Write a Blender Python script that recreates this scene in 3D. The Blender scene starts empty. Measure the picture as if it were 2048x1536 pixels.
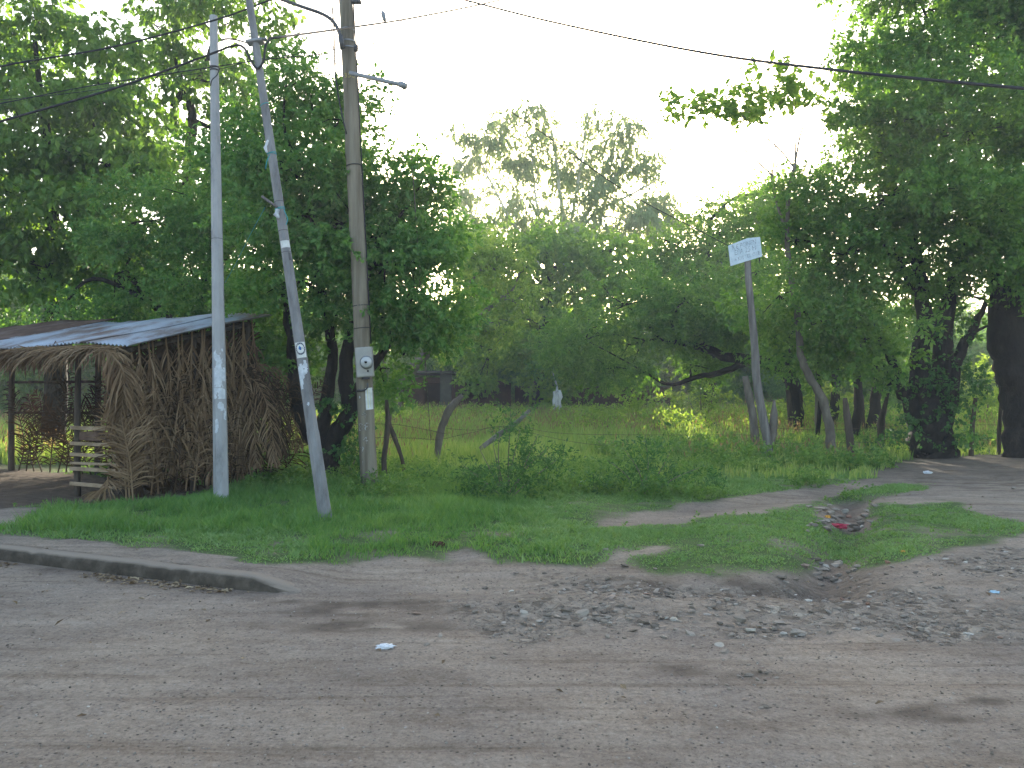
import bpy, math, random
import numpy as np
from mathutils import Vector, Matrix
R = math.radians
C = bpy.context.scene.collection
scene = bpy.context.scene

# ------------------------------------------------------------ camera, sky, sun, exposure
F_PX = 1600.0; CAM_Z = 1.6; PITCH = math.atan(22 / F_PX)
cam_d = bpy.data.cameras.new('camera'); cam = bpy.data.objects.new('camera', cam_d); C.objects.link(cam)
cam_d.sensor_width = 36; cam_d.lens = 36 * F_PX / 2048; cam_d.clip_end = 2000; cam_d.clip_start = 0.05
cam.location = (0, 0, CAM_Z); cam.rotation_euler = (R(90) + PITCH, 0, 0)
scene.camera = cam
SUN_EL, SUN_AZ = R(13.5), R(5)
world = bpy.data.worlds.new("World"); scene.world = world; world.use_nodes = True
wn = world.node_tree; wn.nodes.clear()
wo = wn.nodes.new('ShaderNodeOutputWorld'); bg = wn.nodes.new('ShaderNodeBackground'); sky = wn.nodes.new('ShaderNodeTexSky')
sky.sky_type = 'NISHITA'; sky.sun_disc = False; sky.sun_elevation = SUN_EL; sky.sun_rotation = SUN_AZ
sky.air_density = 1.0; sky.dust_density = 3.0; sky.ozone_density = 1.0; sky.altitude = 50
bg.inputs[1].default_value = 0.15
wn.links.new(sky.outputs[0], bg.inputs[0]); wn.links.new(bg.outputs[0], wo.inputs[0])
sd = bpy.data.lights.new('sun', 'SUN'); sun = bpy.data.objects.new('sun', sd); C.objects.link(sun)
sd.energy = 5.0; sd.angle = R(0.5); sd.color = (1.0, 0.9, 0.72)
S = Vector((math.sin(SUN_AZ) * math.cos(SUN_EL), math.cos(SUN_AZ) * math.cos(SUN_EL), math.sin(SUN_EL)))
sun.rotation_euler = S.to_track_quat('Z', 'Y').to_euler(); sun.location = (10, 40, 30)
scene.view_settings.view_transform = 'Standard'; scene.view_settings.look = 'None'
scene.view_settings.gamma = 1; scene.view_settings.exposure = 2.15
scene.view_settings.use_white_balance = False
scene.cycles.max_bounces = 8; scene.cycles.diffuse_bounces = 4; scene.cycles.transmission_bounces = 5
scene.cycles.volume_bounces = 0

# ------------------------------------------------------------ pixel <-> world
cp, sp = math.cos(PITCH), math.sin(PITCH)
def P(u, v, Y):
    xc = (u - 1024) / F_PX; yc = (768 - v) / F_PX
    dy = cp - sp * yc; k = Y / dy
    return Vector((xc * k, Y, CAM_Z + (sp + cp * yc) * k))
def proj(x, y, z):
    yy = np.maximum(y * cp + (z - CAM_Z) * sp, 0.05); up = -y * sp + (z - CAM_Z) * cp
    return 1024 + F_PX * x / yy, 768 - F_PX * up / yy

# ------------------------------------------------------------ noise
_rt = np.random.default_rng(5).random((256, 256))
def vnoise(x, y):
    xi = np.floor(x).astype(int); yi = np.floor(y).astype(int); fx = x - xi; fy = y - yi
    fx = fx * fx * (3 - 2 * fx); fy = fy * fy * (3 - 2 * fy)
    a = _rt[xi & 255, yi & 255]; b = _rt[(xi + 1) & 255, yi & 255]; c = _rt[xi & 255, (yi + 1) & 255]; d = _rt[(xi + 1) & 255, (yi + 1) & 255]
    return (a * (1 - fx) + b * fx) * (1 - fy) + (c * (1 - fx) + d * fx) * fy
def fbm(x, y, s=1.0, o=4):
    t = 0; a = 0.5; n = 0
    for i in range(o):
        t = t + a * vnoise(x * s + 17.3 * i, y * s + 9.1 * i); n += a; a *= 0.5; s *= 2.07
    return t / n - 0.5
def sm(x, a, b):
    t = np.clip((x - a) / (b - a), 0, 1); return t * t * (3 - 2 * t)

# ------------------------------------------------------------ ground shape
K0 = np.array((-5.0, 7.8)); KD = np.array((0.917, -0.398)); KN = np.array((0.398, 0.917))
def st(x, y):
    return (x - K0[0]) * KD[0] + (y - K0[1]) * KD[1], (x - K0[0]) * KN[0] + (y - K0[1]) * KN[1]
def segdist(x, y, pts):
    best = None
    for (x0, y0), (x1, y1) in zip(pts[:-1], pts[1:]):
        dx, dy = x1 - x0, y1 - y0; t = np.clip(((x - x0) * dx + (y - y0) * dy) / (dx * dx + dy * dy), 0, 1)
        d = np.hypot(x - x0 - t * dx, y - y0 - t * dy); best = d if best is None else np.minimum(best, d)
    return best
def g0(u, v, h=1.55):
    Y = F_PX * h / (v - 790); return ((u - 1024) / F_PX * Y, Y)
GUL = [g0(1700, 1000), g0(1700, 1035), g0(1690, 1075), g0(1665, 1115), g0(1650, 1150), g0(1640, 1170)]
TRK = [g0(1215, 1052), g0(1330, 1036), g0(1480, 1016), g0(1620, 995), g0(1750, 972), g0(2000, 962)]
def H(x, y):
    x = np.asarray(x, float); y = np.asarray(y, float)
    t, s = st(x, y)
    A = 0.113 * sm(s, 0.03, 0.14) * (1 - sm(t, 2.95, 3.75))
    B = 0.12 * sm(s, 0.5, 2.4) * sm(t, -3, 3.2)
    h = np.maximum(A, B)
    far = sm(y, 3, 7)
    h = h + 0.05 * fbm(x, y, 0.45, 3) * far * sm(s, -0.2, 0.8) + 0.012 * fbm(x, y, 3.1, 3) * sm(s, 0.2, 1)
    h = h + (0.035 * fbm(x * 0.6 + y * 0.3, y * 1.2, 0.8, 3) + 0.012 * fbm(x, y, 4, 3)) * (1 - sm(s, -0.3, 0.0) * (1 - sm(t, 3, 4)))
    dg = segdist(x, y, GUL); h = h - 0.20 * np.exp(-(dg / 0.28) ** 2)
    dt = segdist(x, y, TRK); h = h - 0.06 * np.exp(-(dt / 0.33) ** 2)
    # rubble hump and the bank below the grass at right
    hx, hy = g0(1120, 1212, 1.6); h = h + 0.06 * np.exp(-(((x - hx) / 0.8) ** 2 + ((y - hy) / 0.35) ** 2))
    bx, by = g0(1480, 1190, 1.6); h = h - 0.07 * np.exp(-(((x - bx) / 0.7) ** 2 + ((y - by) / 0.22) ** 2))
    h = h + 0.08 * fbm(x, y, 0.1, 2) * sm(np.hypot(x, y), 14, 30) + 4.0 * sm(np.hypot(x, y), 80, 260)
    return h
def G(u, v):
    """world point on the ground seen at pixel (u,v)"""
    z = 0.1
    for _ in range(8):
        xc = (u - 1024) / F_PX; yc = (768 - v) / F_PX
        dz = sp + cp * yc; k = (z - CAM_Z) / dz
        x = xc * k; y = (cp - sp * yc) * k; z = float(H(x, y))
    return Vector((x, y, z))
def GX(u, Y):
    x = (u - 1024) / F_PX * Y; return Vector((x, Y, float(H(x, Y))))

def inpoly(u, v, poly):
    r = np.zeros(u.shape, bool); n = len(poly)
    for i in range(n):
        x0, y0 = poly[i]; x1, y1 = poly[(i + 1) % n]
        c = ((y0 > v) != (y1 > v)) & (u < (x1 - x0) * (v - y0) / (y1 - y0 + 1e-9) + x0); r ^= c
    return r
GRASS = [(-6000, 800), (8000, 800), (8000, 905), (2300, 908), (1850, 912), (1790, 925), (1740, 955), (1650, 972), (1520, 990), (1400, 1008), (1260, 1026),
         (1190, 1046), (1180, 1058), (1330, 1048), (1450, 1033), (1560, 1020), (1700, 985), (1780, 968), (1860, 968), (1850, 982), (1740, 1000), (1620, 1014), (1640, 1040),
         (1690, 1066), (1735, 1060), (1745, 1010), (1900, 1002), (1960, 1030), (2050, 1045), (2400, 1040), (2400, 1052), (2048, 1072), (1900, 1100), (1800, 1126), (1720, 1140), (1690, 1120),
         (1650, 1125), (1600, 1146), (1450, 1154), (1340, 1150), (1270, 1144), (1250, 1124), (1290, 1108), (1345, 1096), (1362, 1086), (1300, 1092), (1230, 1104), (1205, 1126),
         (1150, 1136), (1000, 1132), (985, 1104), (930, 1098), (890, 1112), (900, 1128), (760, 1112), (700, 1138), (640, 1130), (520, 1128), (420, 1112), (300, 1098), (130, 1080), (0, 1072), (-400, 1055), (-6000, 900)]
SHEDF = [(-900, 860), (470, 975), (330, 1002), (235, 1008), (100, 1008), (20, 1016), (-300, 1030), (-900, 1010)]
BARE2 = [(0, 1018), (60, 1016), (95, 1030), (40, 1048), (-60, 1046), (-60, 1020)]
RUB = [(1000, 1150), (1180, 1140), (1300, 1165), (1420, 1175), (1560, 1170), (1650, 1150), (1760, 1140), (1900, 1110), (2100, 1085), (2100, 1260), (1900, 1290), (1700, 1270), (1500, 1285),
       (1380, 1260), (1200, 1265), (1050, 1290), (900, 1260), (860, 1210)]
def warp(x, y):
    u, v = proj(x, y, H(x, y)); w = 1.0 / np.maximum(y, 2) * F_PX
    u = u + w * 0.4 * fbm(x, y, 2.0, 5); v = v + w * 0.13 * fbm(x + 40, y, 2.6, 5)
    return u, v
def grass_mask(x, y):
    u, v = warp(x, y)
    m = inpoly(u, v, GRASS) & (y > 1) & ~inpoly(u, v, SHEDF) & ~inpoly(u, v, BARE2)
    t, s = st(x, y)
    return m & ~((s < 0.40) & (t < 3.9))
def rub_mask(x, y):
    u, v = warp(x, y); return inpoly(u, v, RUB) & (y > 1)

# ------------------------------------------------------------ materials
def new_mat(name):
    m = bpy.data.materials.new(name); m.use_nodes = True; nt = m.node_tree; nt.nodes.clear()
    return m, nt, nt.nodes.new('ShaderNodeOutputMaterial')
def nd(nt, typ, **kw):
    n = nt.nodes.new(typ)
    for k, v in kw.items():
        if k.startswith('i_'):
            key = k[2:]; key = int(key) if key.isdigit() else key.replace('_', ' ')
            n.inputs[key].default_value = v
        else: setattr(n, k, v)
    return n
def ramp(nt, fac, stops):
    r = nt.nodes.new('ShaderNodeValToRGB'); e = r.color_ramp.elements
    while len(e) < len(stops): e.new(0.5)
    for i, (p, c) in enumerate(stops): e[i].position = p; e[i].color = (*c, 1) if len(c) == 3 else c
    nt.links.new(fac, r.inputs[0]); return r
def coords(nt, scale=(1, 1, 1), rot=(0, 0, 0)):
    tc = nt.nodes.new('ShaderNodeTexCoord'); mp = nt.nodes.new('ShaderNodeMapping')
    mp.inputs['Scale'].default_value = scale; mp.inputs['Rotation'].default_value = rot
    nt.links.new(tc.outputs['Object'], mp.inputs[0]); return mp
def surf(name, stops, scale=6, rough=0.85, bump=0.3, stretch=(1, 1, 1), detail=8, spec=0.3, dist=0.02, metal=0.0):
    m, nt, out = new_mat(name); L = nt.links
    mp = coords(nt, stretch); n1 = nd(nt, 'ShaderNodeTexNoise', i_Scale=scale, i_Detail=detail, i_Roughness=0.65)
    L.new(mp.outputs[0], n1.inputs[0]); r = ramp(nt, n1.outputs[0], stops)
    n2 = nd(nt, 'ShaderNodeTexNoise', i_Scale=scale * 5, i_Detail=6); L.new(mp.outputs[0], n2.inputs[0])
    b = nd(nt, 'ShaderNodeBump', i_Strength=bump, i_Distance=dist); L.new(n2.outputs[0], b.inputs['Height'])
    p = nd(nt, 'ShaderNodeBsdfPrincipled', i_Roughness=rough, i_Metallic=metal); p.inputs['Specular IOR Level'].default_value = spec
    L.new(r.outputs[0], p.inputs[0]); L.new(b.outputs[0], p.inputs['Normal']); L.new(p.outputs[0], out.inputs[0]); return m
def leaf_mat(name, cols, tcol, tf=0.45, rough=0.5, spec=0.35):
    m, nt, out = new_mat(name); L = nt.links
    g = nt.nodes.new('ShaderNodeNewGeometry'); tc = nt.nodes.new('ShaderNodeTexCoord')
    n = nd(nt, 'ShaderNodeTexNoise', i_Scale=0.9, i_Detail=3); L.new(tc.outputs['Object'], n.inputs[0])
    mx = nd(nt, 'ShaderNodeMath', operation='MULTIPLY_ADD'); mx.inputs[1].default_value = 0.6; L.new(g.outputs['Random Per Island'], mx.inputs[0])
    m2 = nd(nt, 'ShaderNodeMath', operation='MULTIPLY_ADD'); m2.inputs[1].default_value = 0.8; m2.inputs[2].default_value = -0.2; L.new(n.outputs[0], m2.inputs[0]); L.new(m2.outputs[0], mx.inputs[2])
    k = len(cols); r = ramp(nt, mx.outputs[0], [(i / (k - 1) * 0.8 + 0.1, c) for i, c in enumerate(cols)])
    p = nd(nt, 'ShaderNodeBsdfPrincipled', i_Roughness=rough); p.inputs['Specular IOR Level'].default_value = spec
    L.new(r.outputs[0], p.inputs[0])
    t = nt.nodes.new('ShaderNodeBsdfTranslucent'); tm = nd(nt, 'ShaderNodeMixRGB', blend_type='MULTIPLY', i_0=1.0); tm.inputs[2].default_value = (*tcol, 1)
    L.new(r.outputs[0], tm.inputs[1]); L.new(tm.outputs[0], t.inputs[0])
    ms = nd(nt, 'ShaderNodeMixShader', i_0=tf); L.new(p.outputs[0], ms.inputs[1]); L.new(t.outputs[0], ms.inputs[2]); L.new(ms.outputs[0], out.inputs[0]); return m
def ground_mat():
    m, nt, out = new_mat('dusty_earth'); L = nt.links
    at = nd(nt, 'ShaderNodeAttribute', attribute_name='soil_and_shade'); sep = nt.nodes.new('ShaderNodeSeparateColor'); L.new(at.outputs[0], sep.inputs[0])
    a = coords(nt, (1, 1, 1)); st_ = coords(nt, (0.4, 1.5, 1), (0, 0, R(32)))
    def N(src, s, d=6, ro=0.6): n = nd(nt, 'ShaderNodeTexNoise', i_Scale=s, i_Detail=d, i_Roughness=ro); L.new(src.outputs[0], n.inputs[0]); return n.outputs[0]
    big = N(a, 0.7); streak = N(st_, 2.2, 8, 0.7); fine = N(a, 46, 6, 0.8); mid = N(a, 7, 8, 0.72)
    def mixc(f, c1, c2):
        x = nt.nodes.new('ShaderNodeMixRGB')
        for i, c in ((1, c1), (2, c2)):
            if isinstance(c, tuple): x.inputs[i].default_value = (*c, 1)
            else: L.new(c, x.inputs[i])
        if isinstance(f, float): x.inputs[0].default_value = f
        else: L.new(f, x.inputs[0])
        return x.outputs[0]
    dust = ramp(nt, streak, [(0.3, (0.25, 0.196, 0.15)), (0.46, (0.335, 0.278, 0.225)), (0.62, (0.395, 0.335, 0.275)), (0.75, (0.37, 0.322, 0.275))]).outputs[0]
    bigc = ramp(nt, big, [(0.35, (0.74, 0.74, 0.76)), (0.6, (1.0, 0.98, 0.95))]).outputs[0]
    mu = nd(nt, 'ShaderNodeMixRGB', blend_type='MULTIPLY', i_0=1.0); L.new(dust, mu.inputs[1]); L.new(bigc, mu.inputs[2])
    st2 = coords(nt, (0.08, 3.0, 1), (0, 0, R(30))); rut = N(st2, 3.0, 3, 0.5)
    rutc = ramp(nt, rut, [(0.33, (0.68, 0.65, 0.62)), (0.42, (1, 1, 1)), (0.6, (1, 1, 1)), (0.68, (1.06, 1.06, 1.06))]).outputs[0]
    mr = nd(nt, 'ShaderNodeMixRGB', blend_type='MULTIPLY', i_0=0.6); L.new(mu.outputs[0], mr.inputs[1]); L.new(rutc, mr.inputs[2]); mu = mr
    mot = ramp(nt, N(a, 13, 8, 0.75), [(0.32, (0.74, 0.73, 0.71)), (0.5, (1, 1, 1)), (0.68, (1.14, 1.14, 1.13))]).outputs[0]
    mr = nd(nt, 'ShaderNodeMixRGB', blend_type='MULTIPLY', i_0=1.0); L.new(mu.outputs[0], mr.inputs[1]); L.new(mot, mr.inputs[2]); mu = mr
    sp_ = ramp(nt, fine, [(0.3, (0.35, 0.33, 0.31)), (0.43, (0.86, 0.86, 0.86)), (0.58, (1.08, 1.08, 1.08)), (0.72, (1.6, 1.6, 1.6))]).outputs[0]
    mu2 = nd(nt, 'ShaderNodeMixRGB', blend_type='MULTIPLY', i_0=0.9); L.new(mu.outputs[0], mu2.inputs[1]); L.new(sp_, mu2.inputs[2])
    # small embedded stones
    vo = nd(nt, 'ShaderNodeTexVoronoi', i_Scale=30.0); L.new(a.outputs[0], vo.inputs[0])
    vf = ramp(nt, vo.outputs['Distance'], [(0.1, (1, 1, 1)), (0.3, (0, 0, 0))]).outputs[0]
    vsep = nt.nodes.new('ShaderNodeSeparateColor'); L.new(vo.outputs['Color'], vsep.inputs[0])
    keep = ramp(nt, vsep.outputs[0], [(0.6, (0, 0, 0)), (0.63, (1, 1, 1))]).outputs[0]
    pf = nd(nt, 'ShaderNodeMath', operation='MULTIPLY'); L.new(vf, pf.inputs[0]); L.new(keep, pf.inputs[1])
    pc = ramp(nt, vsep.outputs[1], [(0.0, (0.05, 0.045, 0.04)), (0.6, (0.15, 0.135, 0.12)), (1.0, (0.45, 0.42, 0.38))]).outputs[0]
    c = mixc(pf.outputs[0], mu2.outputs[0], pc)
    grav = ramp(nt, mid, [(0.3, (0.18, 0.15, 0.12)), (0.5, (0.29, 0.247, 0.2)), (0.7, (0.37, 0.32, 0.265))]).outputs[0]
    dn = nd(nt, 'ShaderNodeTexNoise', i_Scale=9.0, i_Detail=4); L.new(a.outputs[0], dn.inputs[0]); dv = nd(nt, 'ShaderNodeVectorMath', operation='MULTIPLY_ADD'); dv.inputs[1].default_value = (.12, .12, .12); L.new(dn.outputs['Color'], dv.inputs[0]); L.new(a.outputs[0], dv.inputs[2])
    gs = []
    for sc_v in (11.0, 24.0):
        v2 = nd(nt, 'ShaderNodeTexVoronoi', i_Scale=sc_v); v3 = nd(nt, 'ShaderNodeTexVoronoi', i_Scale=sc_v, feature='DISTANCE_TO_EDGE')
        L.new(dv.outputs[0], v2.inputs[0]); L.new(dv.outputs[0], v3.inputs[0]); s2 = nt.nodes.new('ShaderNodeSeparateColor'); L.new(v2.outputs['Color'], s2.inputs[0])
        edge = ramp(nt, v3.outputs[0], [(0.02, (0, 0, 0)), (0.16, (1, 1, 1))]).outputs[0]; kp_ = ramp(nt, s2.outputs[0], [(0.5, (0, 0, 0)), (0.56, (1, 1, 1))]).outputs[0]
        q = nd(nt, 'ShaderNodeMath', operation='MULTIPLY'); L.new(edge, q.inputs[0]); L.new(kp_, q.inputs[1]); gs.append((q.outputs[0], ramp(nt, s2.outputs[1], [(0, (0.12, 0.1, 0.08)), (0.5, (0.225, 0.19, 0.155)), (0.85, (0.31, 0.265, 0.215)), (0.97, (0.43, 0.38, 0.31))]).outputs[0]))
    gc = grav
    for q, cc_ in gs[::-1]: gc = mixc(q, gc, cc_)
    c = mixc(sep.outputs[1], c, gc)
    gh = nd(nt, 'ShaderNodeMath', operation='ADD'); L.new(gs[0][0], gh.inputs[0]); L.new(gs[1][0], gh.inputs[1]); gh2 = nd(nt, 'ShaderNodeMath', operation='MULTIPLY'); L.new(gh.outputs[0], gh2.inputs[0]); L.new(sep.outputs[1], gh2.inputs[1])
    damp_and_shade = ramp(nt, mid, [(0.3, (0.06, 0.044, 0.033)), (0.65, (0.16, 0.122, 0.095))]).outputs[0]
    c = mixc(sep.outputs[2], c, damp_and_shade)
    soil = ramp(nt, mid, [(0.3, (0.05, 0.08, 0.025)), (0.55, (0.08, 0.13, 0.042)), (0.75, (0.12, 0.125, 0.065))]).outputs[0]
    c = mixc(sep.outputs[0], c, soil)
    hsum = nd(nt, 'ShaderNodeMath', operation='ADD'); h1 = nd(nt, 'ShaderNodeMath', operation='MULTIPLY', i_1=0.4); L.new(fine, h1.inputs[0]); L.new(h1.outputs[0], hsum.inputs[0]); L.new(mid, hsum.inputs[1])
    h2 = nd(nt, 'ShaderNodeMath', operation='ADD'); L.new(hsum.outputs[0], h2.inputs[0])
    h3 = nd(nt, 'ShaderNodeMath', operation='MULTIPLY', i_1=0.35); L.new(pf.outputs[0], h3.inputs[0]); L.new(h3.outputs[0], h2.inputs[1])
    h4 = nd(nt, 'ShaderNodeMath', operation='MULTIPLY_ADD', i_1=0.8); L.new(streak, h4.inputs[0]); L.new(h2.outputs[0], h4.inputs[2])
    h5 = nd(nt, 'ShaderNodeMath', operation='MULTIPLY_ADD', i_1=0.5); L.new(gh2.outputs[0], h5.inputs[0]); L.new(h4.outputs[0], h5.inputs[2])
    h6 = nd(nt, 'ShaderNodeMath', operation='MULTIPLY_ADD', i_1=0.4); L.new(rut, h6.inputs[0]); L.new(h5.outputs[0], h6.inputs[2]); h4 = h6
    b = nd(nt, 'ShaderNodeBump', i_Strength=1.0, i_Distance=0.04); L.new(h4.outputs[0], b.inputs['Height'])
    p = nd(nt, 'ShaderNodeBsdfPrincipled', i_Roughness=0.95); p.inputs['Specular IOR Level'].default_value = 0.15
    L.new(c, p.inputs[0]); L.new(b.outputs[0], p.inputs['Normal']); L.new(p.outputs[0], out.inputs[0]); return m
def rock_mat(name, stops):
    m, nt, out = new_mat(name); L = nt.links
    g = nt.nodes.new('ShaderNodeNewGeometry'); oi = nt.nodes.new('ShaderNodeObjectInfo')
    ad = nd(nt, 'ShaderNodeMath', operation='ADD'); L.new(g.outputs['Random Per Island'], ad.inputs[0]); L.new(oi.outputs['Random'], ad.inputs[1])
    fr = nd(nt, 'ShaderNodeMath', operation='FRACT'); L.new(ad.outputs[0], fr.inputs[0])
    r = ramp(nt, fr.outputs[0], stops)
    mp = coords(nt); n = nd(nt, 'ShaderNodeTexNoise', i_Scale=25.0, i_Detail=6); L.new(mp.outputs[0], n.inputs[0])
    v = ramp(nt, n.outputs[0], [(0.3, (0.7, 0.7, 0.7)), (0.7, (1.15, 1.15, 1.15))])
    mu = nd(nt, 'ShaderNodeMixRGB', blend_type='MULTIPLY', i_0=1.0); L.new(r.outputs[0], mu.inputs[1]); L.new(v.outputs[0], mu.inputs[2])
    b = nd(nt, 'ShaderNodeBump', i_Strength=0.5, i_Distance=0.01); L.new(n.outputs[0], b.inputs['Height'])
    p = nd(nt, 'ShaderNodeBsdfPrincipled', i_Roughness=0.9); L.new(mu.outputs[0], p.inputs[0]); L.new(b.outputs[0], p.inputs['Normal']); L.new(p.outputs[0], out.inputs[0]); return m
M = {}
M['earth'] = ground_mat()
M['bark'] = surf('rough_bark', [(0.3, (0.007, 0.0055, 0.0045)), (0.55, (0.02, 0.016, 0.013)), (0.75, (0.05, 0.041, 0.034))], 5, 0.95, 0.9, (1, 1, 0.35), dist=0.05)
M['palebark'] = surf('pale_bark', [(0.3, (0.4, 0.38, 0.33)), (0.55, (0.6, 0.58, 0.52)), (0.75, (0.72, 0.7, 0.65))], 3, 0.8, 0.3, (1, 1, 0.3))
M['greybark'] = surf('grey_brown_bark', [(0.3, (0.09, 0.075, 0.06)), (0.55, (0.17, 0.145, 0.12)), (0.75, (0.27, 0.24, 0.2))], 6, 0.9, 0.6, (1, 1, 0.3), dist=0.03)
M['lime'] = surf('limewashed_bark', [(0.35, (0.2, 0.19, 0.17)), (0.5, (0.55, 0.55, 0.53)), (0.7, (0.72, 0.72, 0.7))], 4, 0.9, 0.5, (1, 1, 0.4))
M['concrete'] = surf('pole_concrete', [(0.3, (0.19, 0.195, 0.2)), (0.45, (0.32, 0.325, 0.335)), (0.6, (0.37, 0.375, 0.385)), (0.75, (0.45, 0.455, 0.46))], 5, 0.85, 0.15, (1, 1, 0.35))
M['concrete2'] = surf('dark_pole_concrete', [(0.3, (0.09, 0.09, 0.092)), (0.45, (0.19, 0.19, 0.195)), (0.6, (0.25, 0.25, 0.255)), (0.75, (0.36, 0.36, 0.36))], 5.0, 0.85, 0.2, (1, 1, 0.3))
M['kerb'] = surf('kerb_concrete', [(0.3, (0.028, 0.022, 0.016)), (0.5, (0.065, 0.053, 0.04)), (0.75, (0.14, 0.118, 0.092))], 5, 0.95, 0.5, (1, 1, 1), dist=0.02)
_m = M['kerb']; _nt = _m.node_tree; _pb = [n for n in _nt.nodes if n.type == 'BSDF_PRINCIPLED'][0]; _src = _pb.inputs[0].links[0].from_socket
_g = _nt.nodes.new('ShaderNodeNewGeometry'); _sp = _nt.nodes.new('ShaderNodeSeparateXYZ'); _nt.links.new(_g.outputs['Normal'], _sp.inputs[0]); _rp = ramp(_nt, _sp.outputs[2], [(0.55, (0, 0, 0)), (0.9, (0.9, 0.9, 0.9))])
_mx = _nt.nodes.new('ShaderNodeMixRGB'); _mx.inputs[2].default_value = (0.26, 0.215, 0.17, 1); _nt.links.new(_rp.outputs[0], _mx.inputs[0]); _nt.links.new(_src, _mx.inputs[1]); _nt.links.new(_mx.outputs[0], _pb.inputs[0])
M['walk'] = surf('sidewalk_concrete', [(0.3, (0.19, 0.165, 0.14)), (0.5, (0.26, 0.23, 0.2)), (0.75, (0.32, 0.285, 0.25))], 2.5, 0.95, 0.35, (1, 1, 1), dist=0.01)
M['wood'] = surf('weathered_pole_wood', [(0.3, (0.085, 0.07, 0.05)), (0.48, (0.19, 0.165, 0.125)), (0.7, (0.29, 0.26, 0.2))], 7, 0.9, 0.7, (1, 1, 0.06), dist=0.02)
M['greywood'] = surf('grey_weathered_wood', [(0.3, (0.07, 0.06, 0.055)), (0.5, (0.16, 0.145, 0.135)), (0.7, (0.28, 0.26, 0.245))], 9, 0.9, 0.6, (1, 1, 0.1), dist=0.02)
M['slat'] = surf('sawn_slat_wood', [(0.3, (0.16, 0.115, 0.07)), (0.5, (0.3, 0.225, 0.15)), (0.7, (0.42, 0.33, 0.23))], 9, 0.85, 0.3, (0.2, 1, 1))
M['post'] = surf('dark_post_wood', [(0.3, (0.03, 0.023, 0.017)), (0.55, (0.085, 0.066, 0.05)), (0.75, (0.14, 0.11, 0.085))], 9, 0.95, 0.7, (1, 1, 0.15), dist=0.02)
M['wire'] = surf('black_cable', [(0.3, (0.02, 0.02, 0.022)), (0.7, (0.045, 0.045, 0.05))], 5, 0.6, 0.0)
M['rustwire'] = surf('rusty_wire', [(0.3, (0.05, 0.035, 0.025)), (0.7, (0.12, 0.08, 0.055))], 9, 0.8, 0.0)
M['steel'] = surf('galvanised_steel', [(0.3, (0.2, 0.21, 0.225)), (0.7, (0.33, 0.345, 0.36))], 6, 0.5, 0.1, metal=0.4)
M['darksteel'] = surf('dull_dark_steel', [(0.3, (0.05, 0.05, 0.055)), (0.7, (0.12, 0.12, 0.13))], 6, 0.6, 0.1, metal=0.3)
M['tin'] = surf('weathered_roof_tin', [(0.28, (0.14, 0.07, 0.045)), (0.42, (0.22, 0.2, 0.2)), (0.52, (0.34, 0.38, 0.44)), (0.7, (0.42, 0.48, 0.56))], 1.7, 0.5, 0.1, (1, 0.35, 1), metal=0.3)
M['rusttin'] = surf('rusted_roof_tin', [(0.3, (0.06, 0.035, 0.025)), (0.5, (0.12, 0.075, 0.055)), (0.7, (0.2, 0.15, 0.125))], 2.5, 0.8, 0.2, (1, 0.35, 1))
M['thatch'] = leaf_mat('dry_palm_leaf', [(0.1, 0.062, 0.034), (0.2, 0.132, 0.075), (0.33, 0.24, 0.15)], (1, 0.8, 0.55), 0.12, 0.8, 0.1)
M['darkthatch'] = leaf_mat('shaded_brown_palm_leaf', [(0.03, 0.019, 0.011), (0.06, 0.038, 0.022), (0.1, 0.066, 0.04)], (1, 0.7, 0.4), 0.08, 0.8, 0.1)  # darker copy of the dry palm leaf, shed shade put into its colour
M['brick'] = surf('old_brick', [(0.3, (0.035, 0.015, 0.011)), (0.55, (0.07, 0.03, 0.02)), (0.75, (0.11, 0.06, 0.045))], 2.2, 0.95, 0.5)
M['plaster'] = surf('mossy_plaster', [(0.3, (0.06, 0.055, 0.047)), (0.7, (0.13, 0.12, 0.1))], 2.2, 0.95, 0.3)
M['meter'] = surf('grey_enclosure_paint', [(0.3, (0.3, 0.295, 0.275)), (0.7, (0.4, 0.39, 0.36))], 5, 0.6, 0.05)
M['paper'] = surf('white_paper', [(0.35, (0.5, 0.52, 0.5)), (0.6, (0.68, 0.7, 0.68))], 9, 0.9, 0.1)
M['yellow'] = surf('yellowed_streak', [(0.3, (0.55, 0.55, 0.28)), (0.7, (0.62, 0.62, 0.4))], 9, 0.9, 0.1)
M['tornpaper'] = surf('torn_poster_paper', [(0.35, (0.42, 0.46, 0.5)), (0.6, (0.6, 0.64, 0.68))], 12, 0.9, 0.1)
M['paint'] = surf('faded_white_paint', [(0.46, (0.17, 0.15, 0.12)), (0.58, (0.4, 0.4, 0.39))], 30, 0.9, 0.1)
M['signpaint'] = surf('pale_blue_sign_paint', [(0.3, (0.42, 0.53, 0.6)), (0.5, (0.56, 0.66, 0.73)), (0.7, (0.66, 0.74, 0.79))], 6, 0.8, 0.1)
M['ink'] = surf('faded_sign_lettering', [(0.42, (0.13, 0.17, 0.23)), (0.55, (0.45, 0.55, 0.63))], 30, 0.9, 0.0)
M['navy'] = surf('navy_print', [(0.3, (0.015, 0.02, 0.06)), (0.7, (0.02, 0.03, 0.08))], 30, 0.6, 0.0)
M['blue'] = surf('blue_print', [(0.3, (0.02, 0.08, 0.28)), (0.7, (0.03, 0.12, 0.36))], 30, 0.6, 0.0)
M['lightblue'] = surf('light_blue_print', [(0.3, (0.25, 0.5, 0.7)), (0.7, (0.35, 0.6, 0.75))], 30, 0.6, 0.0)
M['rope'] = surf('teal_plastic_rope', [(0.3, (0.03, 0.22, 0.24)), (0.7, (0.06, 0.36, 0.38))], 30, 0.7, 0.0)
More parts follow.
